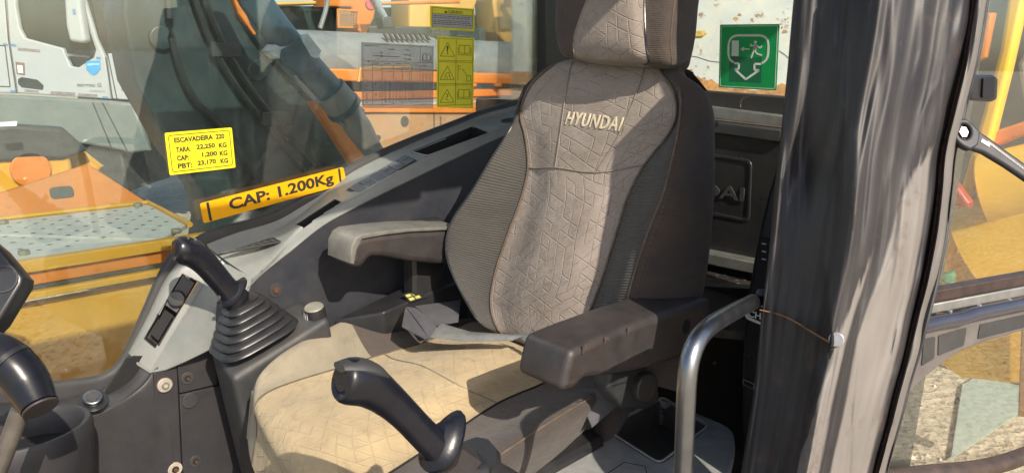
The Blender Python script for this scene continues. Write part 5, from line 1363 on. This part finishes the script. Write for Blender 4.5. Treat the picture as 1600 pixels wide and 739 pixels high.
    plate('stick', [(770, 0), (800, 0), (830, 40), (850, 90), (810, 90), (775, 50)], xplane(X2+.3), .5, PY, T2, .04)
    plate('top_beam', [(800, 0), (1010, -8), (1010, 10), (800, 12)], xplane(X2-.2), .2, ORANGE, T2, .03)
    tube('boom_cylinder', [P(815, -40, x=X2-.3), P(846, 22, x=X2-.3), P(856, 45, x=X2-.3)], [.06, .06, .045], HOOD, T2, seg=14, n=1)
    plate('engine_block', [(725, 20), (780, 30), (860, 40), (1010, 40), (1010, 150), (700, 150)], xplane(X2+.8), .8, DARKG, T2, .03)
    plate('cab_window', [(560, 12), (640, 12), (640, 90), (560, 60)], xplane(X2+.6), .5, TINT, T2, .03)
    T3 = thing('parked_excavator', 'orange excavator with mesh side guard parked behind the grey hood', 'excavator', (8, 0, 0), 'excavators parked in the yard')
    f3 = xplane(7.4)
    plate('roof_edge', [(400, 4), (495, 2), (497, 8), (402, 11)], f3, .5, PY, T3, .03)
    plate('dark_side', [(405, 10), (580, 10), (575, 110), (410, 110)], xplane(7.8), .6, TINT, T3, .03)
    plate('orange_side', [(505, -60), (600, -60), (585, 30), (572, 56), (556, 48), (550, 12), (508, 11)], f3, .3, ORANGE, T3, .03)
    plate('guard_frame', [(527, 14), (562, 16), (561, 45), (528, 44)], xplane(7.35), .03, ORANGE, T3, .004, [[(530, 17), (559, 19), (558, 42), (531, 41)]])
    g3 = xplane(7.37); S = []
    for k in range(8): S += [(g3.l(530+k*4, 17), g3.l(530+k*4, 42))]
    for k in range(7): S += [(g3.l(530, 18+k*4), g3.l(559, 19+k*4))]
    bars('guard_mesh', g3, S, .010, SD_, T3, .01, kind='stuff')
    plate('guard_backing', [(530, 17), (559, 19), (558, 42), (531, 41)], xplane(7.45), .02, mat('brown_screen', (.28, .16, .07), .7, var=.3), T3)
    tube('handrail', [P(512, 0, x=7.2), P(508, 20, x=7.2), P(500, 45, x=7.2)], .03, HOOD, T3, seg=8, n=2)
    tube('lift_cylinder', [P(578, -20, x=6.8), P(592, 12, x=6.8), P(606, 36, x=6.8)], [.045, .045, .035], mat('pale_rod', (.45, .48, .52), .3, .6), T3, seg=12, n=1)
    plate('cylinder_foot', [(597, 28), (612, 26), (618, 44), (600, 46)], xplane(6.7), .15, DARKG, T3, .02)
    plate('long_rail', [(580, 4), (720, 0), (720, 6), (582, 9)], xplane(7.0), .1, ORANGE, T3, .02)
    disc('red_lamp', P(579, 8, x=6.9), (-1, .5, 0), .07, .06, mat('red_lamp_lens', (.5, .08, .08), .3, bmp=0), T3, bev=.02)
    plate('machine_body', [(560, 40), (760, 44), (760, 110), (560, 110)], xplane(7.9), .5, DARKG, T3, .03)
    plate('undercarriage', [(400, 110), (860, 110), (860, 240), (400, 260)], xplane(8.6), .5, DARKG, T3, .03)
    # dark machine behind boom and truck, with yellow hoses
    X4 = 9.0
    T4 = thing('loader', 'dark loader with curved yellow hoses standing between truck and boom', 'loader', (9.5, 3.5, 0))
    DG2 = mat('green_black_paint', (.022, .034, .032), .5, var=.5, vscale=2.5, dust=.3, dustcol=(.10, .12, .11))
    plate('body', [(150, -150), (430, -150), (430, 215), (330, 228), (230, 230), (150, 228)], xplane(X4), .8, DG2, T4, .05)
    plate('mast', [(213, -100), (226, -100), (238, 128), (222, 128)], xplane(X4-.4), .12, BOOMD, T4, .02)
    plate('mast', [(246, -100), (256, -100), (262, 128), (250, 128)], xplane(X4-.4), .12, BOOMD, T4, .02)
    plate('window', [(262, 22), (318, 20), (322, 60), (268, 66)], xplane(X4-.1), .1, mat('grey_green_window', (.10, .12, .11), .2, var=.2), T4, .01)
    plate('lower_body', [(205, 128), (440, 128), (440, 215), (225, 222)], xplane(X4-.3), .3, DG2, T4, .03)
    plate('pale_cover', [(285, 98), (325, 110), (320, 128), (278, 126)], xplane(X4-.4), .1, mat('grey_cover', (.14, .16, .15), .6), T4, .01)
    hs = mat('yellow_hose', (.55, .30, .03), .5, bmp=0)
    for px in ([(226, 70), (240, 85), (252, 105), (261, 126)], [(235, 142), (255, 160), (280, 178), (303, 200)], [(262, 180), (275, 190), (282, 202)]):
        tube('hose', [P(a_, b_, x=X4-.6) for a_, b_ in px], .035, hs, T4, seg=8, n=5)
    disc('wheel_hub', P(206, 116, x=X4-.5), (-1, .6, 0), .13, .1, YELLOW, T4, bev=.02)
    disc('wheel_hub', P(248, 116, x=X4-.5), (-1, .6, 0), .14, .1, YELLOW, T4, bev=.02)
    plate('ground_blade', [(145, 225), (205, 255), (212, 285), (190, 300), (130, 290), (100, 235)], xplane(X4-1.2), .5, DG2, T4, .05)
parked()

def truck():
    d = 7.5; n = (-CF+V((0, 0, -CF.z*-1))).normalized(); n = V((-CF.x, -CF.y, 0)).normalized()
    ex = V((CR.x, CR.y, 0)).normalized(); f = Frame(P(100, 100, d=d), ex, n)
    T = thing('truck', 'white truck cab with blue shield badge on its door', 'truck', V((f.o.x, f.o.y, 0)))
    door_o = [(20, -120), (98, -120), (128, 0), (150, 60), (163, 85), (170, 155), (26, 146), (16, 60), (6, 0), (2, -120)]
    D = plate('door', [(4, -100), (120, -100), (132, 0), (150, 60), (164, 90), (172, 155), (27, 146), (14, 60)], f, .06, WHITE, T, .015, [[(21, -80), (113, -80), (128, -2), (140, 52), (149, 78), (146, 90), (133, 98), (122, 106), (110, 104), (101, 84), (98, 76), (60, 66), (38, 60), (30, 45), (24, 10)]])
    plate('rear_body', [(-300, -100), (2, -100), (12, 60), (25, 146), (-300, 135)], f, .06, WHITE, T, .015)
    plate('front_corner', [(166, 84), (178, 84), (194, 96), (201, 115), (207, 157), (175, 155)], f, .06, WHITE, T, .015)
    plate('door_window', [(15, -100), (118, -100), (160, 85), (150, 112), (100, 112), (20, 72)], f, .02, TINT, T, top=-.07)
    plate('mirror', [(96, -60), (118, -60), (126, 20), (133, 64), (128, 68), (108, 65), (102, 40)], f, .12, WHITE, T, .03, top=.25, r=.03)
    plate('cab_core', [(-300, -100), (178, -100), (200, 150), (-300, 130)], f, 1.6, DARKG, T, top=-.12)
    plate('handle_recess', [(28, 124), (34, 121), (58, 125), (68, 134), (67, 141), (34, 137), (28, 131)], f, .004, TINT, D, top=.004, r=.01)
    lines = [((0, -100), (13, 60)), ((13, 60), (26, 146)), ((165, 90), (176, 155)), ((168, 84), (183, 156)), ((-100, 66), (8, 72)), ((8, 72), (16, 136)), ((16, 136), (-100, 132))]
    bars('panel_gap', f, [(f.l(*a), f.l(*b)) for a, b in lines], .012, DARKG, T, .001)
    def pt(name, px, m, parent=D, top=.005, r=0): return plate(name, px, f, .003, m, parent, top=top, r=r)
    pt('small_sticker', [(24, 97), (38, 99), (39, 118), (26, 116)], mat('brown_sticker', (.18, .12, .10), .6)); pt('sticker_print', [(27, 102), (35, 103), (36, 115), (28, 114)], S_WHT, top=.007)
    c = [(134, 96), (156, 95), (157, 108), (152, 115), (147, 118), (141, 115), (135, 109)]
    sh = pt('shield_badge', c, S_BLU, top=.007); pt('badge_stripe', [(136, 100), (155, 99), (155, 102), (136, 103)], mat('pale_blue_print', (.3, .55, .75), .5), sh, .009)
    a0 = f.l(121, 135); a1 = f.l(159, 136); text('lettering', 'oarmac G', f, a0[0], a0[1], a1[0]-a0[0], .036, mat('grey_print', (.16, .15, .14), .5), D, off=.006, th=.002)
    a0 = f.l(140, 143.5); a1 = f.l(164, 145); text('lettering', 'FRIGORIFI', f, a0[0], a0[1], a1[0]-a0[0], .018, mat('pale_grey_print', (.35, .34, .33), .5), D, off=.006, th=.002)
    rd = pt('red_sticker', [(188, 127), (200, 127), (202, 142), (190, 142)], S_RED, T)
    g = lambda a, b: (f.l(a, b), f.l(a+8, b+.2)); bars('sticker_lines', f, [g(191, 131), g(191, 135), g(192, 139)], .008, S_WHT, T, .006)
    for px in ([(28, 75), (62, 78), (62, 82), (28, 79)], [(104, 84), (140, 88), (140, 91), (106, 88)], [(79, 143), (117, 145), (117, 149), (79, 148)], [(122, 146), (152, 148), (152, 151), (122, 150)], [(38, 140), (60, 142), (60, 145), (38, 143)]):
        pt('dark_strip', px, mat('grey_reflector', (.22, .19, .19), .5))
    for px in ([(5, 68), (12, 69), (12, 72), (5, 71)], [(17, 69), (25, 70), (25, 73), (17, 72)], [(150, 89), (157, 90), (157, 93), (150, 92)], [(182, 120), (186, 120), (187, 126), (183, 126)], [(16, 141), (24, 142), (24, 145), (16, 144)], [(160, 151), (168, 151), (168, 154), (160, 154)], [(113, 15), (117, 15), (118, 22), (114, 22)]):
        pt('blue_mark', px, mat('blue_tape', (.07, .22, .45), .5), T, .26 if px[0][1] == 15 else .006)
    # skirt, chassis, wheel
    SK = mat('grey_green_skirt', (.12, .155, .15), .45, var=.2, vscale=2, dust=.3)
    plate('skirt', [(-300, 138), (30, 150), (170, 158), (208, 162), (222, 200), (232, 236), (205, 240), (170, 232), (60, 215), (-300, 215)], f, .1, SK, T, .03, top=.06)
    bars('skirt_joint', f, [(f.l(150, 160), f.l(180, 232)), (f.l(165, 160), f.l(205, 238))], .015, DARKG, T, .062)
    plate('chassis', [(-300, 215), (60, 215), (190, 236), (200, 300), (-300, 320)], f, 1.0, DARKG, T, .03, top=-.02)
    w_ = P(190, 290, d=d-.1); wh = disc('front_wheel', V((w_.x, w_.y, .5)), n, .5, .3, RUBBER, T, seg=36, bev=.04); disc('wheel_hub', V((w_.x, w_.y, .5))+n*.3, n, .2, .05, STEEL, wh, bev=.01)
    box('headlamp', f.w(f.l(192, 40)[0], f.l(192, 40)[1]-.1, -.4), (.2, .2, .15), DARKG, T, .03)
truck()
def yellow_wheel_machine():
    T = thing('track_guard', 'yellow track frame with round idler just beyond the step deck', 'track frame', P(40, 300, x=3.0, ))
    f = xplane(3.0)
    plate('frame', [(-200, 215), (60, 205), (120, 225), (165, 260), (130, 300), (-200, 330)], f, .3, YELLOW, T, .03)
    plate('dark_gap', [(-200, 205), (20, 195), (100, 200), (140, 235), (100, 250), (-200, 262)], xplane(2.9), .1, DARKG, T, .02)
    c = f.hit(42, 262, .02); w_ = disc('idler', c, (-1, 0, 0), .17, .06, YELLOW, T, seg=30, bev=.02); disc('idler_hub', c+V((-.06, 0, 0)), (-1, 0, 0), .08, .02, ORANGE, w_, bev=.005)
    plate('white_tag', [(0, 192), (27, 190), (26, 197), (0, 198)], xplane(2.75), .02, S_WHT, T)
yellow_wheel_machine()

# ================================================================ outside, to the rear
def rear_out():
    n = V((-.45, .80, .35)).normalized(); f = Frame(P(1160, 60, d=3.2), (-1, -.5, 0), n)
    T = thing('rear_cover', 'white painted engine cover with peeling rusty edge behind the rear window', 'engine cover', P(1160, 400, d=3.2))
    W = plate('cover_panel', [(800, -200), (1420, -200), (1420, 160), (1230, 150), (1090, 138), (800, 130)], f, .06, RUSTWHITE, T, .01)
    plate('lower_body', [(800, 130), (1420, 160), (1420, 500), (800, 500)], f, .04, mat('rusty_body', (.22, .11, .05), .7, var=.4, vscale=12, rustamt=.8), T, top=-.02)
    hb = P(1160, 170, d=3.2); box('engine_housing', (1.35, hb.y-.45, (hb.z+.9)/2-.05), (2.3, .8, hb.z-.9), mat('rusty_body', (.22, .11, .05), .7), T, .04)
    box('track_body', (1.40, hb.y-.5, .45), (2.4, .9, .9), DARKG, T, .12)
    S = [((1078, 88), (1090, 90)), ((1090, 90), (1108, 96)), ((1108, 96), (1124, 98)), ((1217, 80), (1226, 86)), ((1226, 86), (1238, 97))]
    bars('crack', f, [(f.l(*a), f.l(*b)) for a, b in S], .0035, DARKG, W, .001)
    rb = [(800, 112), (1050, 118), (1075, 122), (1090, 119), (1100, 127), (1112, 124), (1121, 131), (1140, 139), (1160, 138), (1180, 142), (1200, 139), (1212, 135), (1222, 130), (1232, 134), (1300, 140), (1420, 150), (1420, 162), (1230, 152), (1090, 140), (800, 132)]
    plate('rusty_edge', rb, f, .004, mat('orange_rust', (.32, .15, .05), .8, var=.55, vscale=22, rustamt=.6), W, .001, top=.002)
    plate('brass_strip', [(1075, 49), (1100, 48), (1104, 52), (1098, 57), (1075, 58)], f, .015, mat('ochre_bracket', (.40, .25, .04), .5, var=.4, vscale=60), W, .003, top=.012)
    rs = mat('rust_flake', (.30, .17, .08), .8, var=.5, vscale=60); rr = random.Random(12)
    for px, py, s in ((1150, 30, 5), (1156, 24, 4), (1226, 50, 5), (1222, 44, 3), (1215, 30, 2), (1088, 104, 2), (1080, 110, 3), (1100, 126, 6), (1090, 132, 7), (1110, 133, 5), (1225, 142, 5), (1220, 134, 3)):
        c = f.l(px, py); pts = [(c[0]+s*.0026*(.4+.9*rr.random())*math.cos(k*.7), c[1]+s*.0026*(.4+.6*rr.random())*math.sin(k*.7)) for k in range(9)]
        plate2('rust_spot', pts, f, .001, rs, W, top=.0012)
    # yellow machine seen through the open door's glass
    y = -4.2; g = yplane(y)
    T = thing('parked_excavator', 'yellow excavator seen through the open door glass, round tank in front', 'excavator', (0, -4.6, 0), 'excavators parked in the yard')
    YB = mat('bright_yellow_paint', (.88, .50, .01), .35, var=.1, vscale=3, dust=.08, dustcol=(.6, .45, .2))
    plate('corner_post', [(1581, -40), (1608, -40), (1575, 110), (1545, 230), (1505, 330), (1480, 420), (1462, 460), (1452, 450), (1500, 300), (1535, 180), (1562, 80)], yplane(y+.3), .15, YB, T, .02)
    plate('side_cover', [(1510, 380), (1545, 330), (1700, 300), (1700, 470), (1440, 470), (1470, 420)], g, .3, YB, T, .03)
    tube('round_tank', [g.hit(1530, 395, .2), g.hit(1620, 360, .2), g.hit(1720, 325, .2)], [.30, .30, .30], YB, T, seg=28, n=2)
    tube('round_tank', [g.hit(1545, 300, .3), g.hit(1620, 285, .3), g.hit(1720, 265, .3)], [.22, .22, .22], YB, T, seg=28, n=2)
    box('machine_body', (g.hit(1600, 300).x-.35, y-1.9, 1.55), (2.2, 1.2, 1.7), YB, T, .06)
    box('track_unit', (g.hit(1600, 300).x-.35, y-2.1, .38), (2.6, 1.4, .76), DARKG, T, .2)
    plate('orange_beam', [(1540, 210), (1600, 190), (1720, 160), (1720, 190), (1600, 212), (1545, 234)], yplane(y+.2), .2, ORANGE, T, .02)
    plate('machine_core', [(1440, -40), (1760, -40), (1760, 330), (1440, 330)], yplane(y-.5), .3, DARKG, T, .02)
    plate('orange_arm', [(1530, 20), (1552, 20), (1538, 90), (1522, 100)], yplane(y+.1), .1, ORANGE, T, .02)
    plate('white_plate', [(1590, 100), (1640, 20), (1720, 20), (1720, 150), (1600, 160)], yplane(y+.05), .1, WHITE, T, .02)
    for k in range(3): tube('ribbed_hose', [yplane(y+.15).hit(1470, 92+k*7), yplane(y+.15).hit(1500, 88+k*7), yplane(y+.15).hit(1525, 92+k*7)], .022, HOOD, T, seg=8, n=4)
    plate('red_arm', [(1470, 272), (1480, 270), (1516, 318), (1512, 326), (1494, 322), (1478, 330), (1472, 300)], yplane(y+.6), .1, REDP, T, .02)
    for k in range(7): plate('cover_rib', [(1520+k*22, 372-k*7), (1526+k*22, 370-k*7), (1526+k*22, 470), (1520+k*22, 470)], g, .02, YB, T, .004, top=.03)
    plate('dark_gap', [(1440, 462), (1720, 455), (1720, 478), (1440, 490)], yplane(y+.35), .05, DARKG, T, .005)
    plate('lower_frame', [(1440, 500), (1620, 500), (1700, 470), (1700, 590), (1585, 600), (1500, 590), (1470, 570)], yplane(y+.1), .25, YB, T, .02)
    plate('brown_post', [(1598, 440), (1640, 430), (1640, 660), (1590, 650)], yplane(y+.25), .1, mat('brown_paint', (.30, .13, .04), .6), T, .01)
    c = g.hit(1482, 434, .8); bm = bmesh.new(); bmesh.ops.create_icosphere(bm, subdivisions=3, radius=.04)
    for v in bm.verts: v.co *= 1+.25*math.sin(v.co.x*60)*math.cos(v.co.z*70); v.co += c
    me = bpy.data.meshes.new('green_bag'); bm.to_mesh(me); bm.free()
    tag(link('green_bag', me, mat('green_plastic', (.03, .14, .06), .6), None), 'crumpled green bag hanging at the foot of the yellow machine', 'bag')
    # made-up pale teal shape on the gravel, standing in for a glass reflection
    fz = zplane(.03)
    tag(plate('teal_reflection_shape', [(1486, 716), (1504, 600), (1590, 552), (1600, 640)], fz, .006, TEALP, None), 'made-up pale teal shape standing for a reflection, on the gravel behind the open door', 'painted reflection')
rear_out()
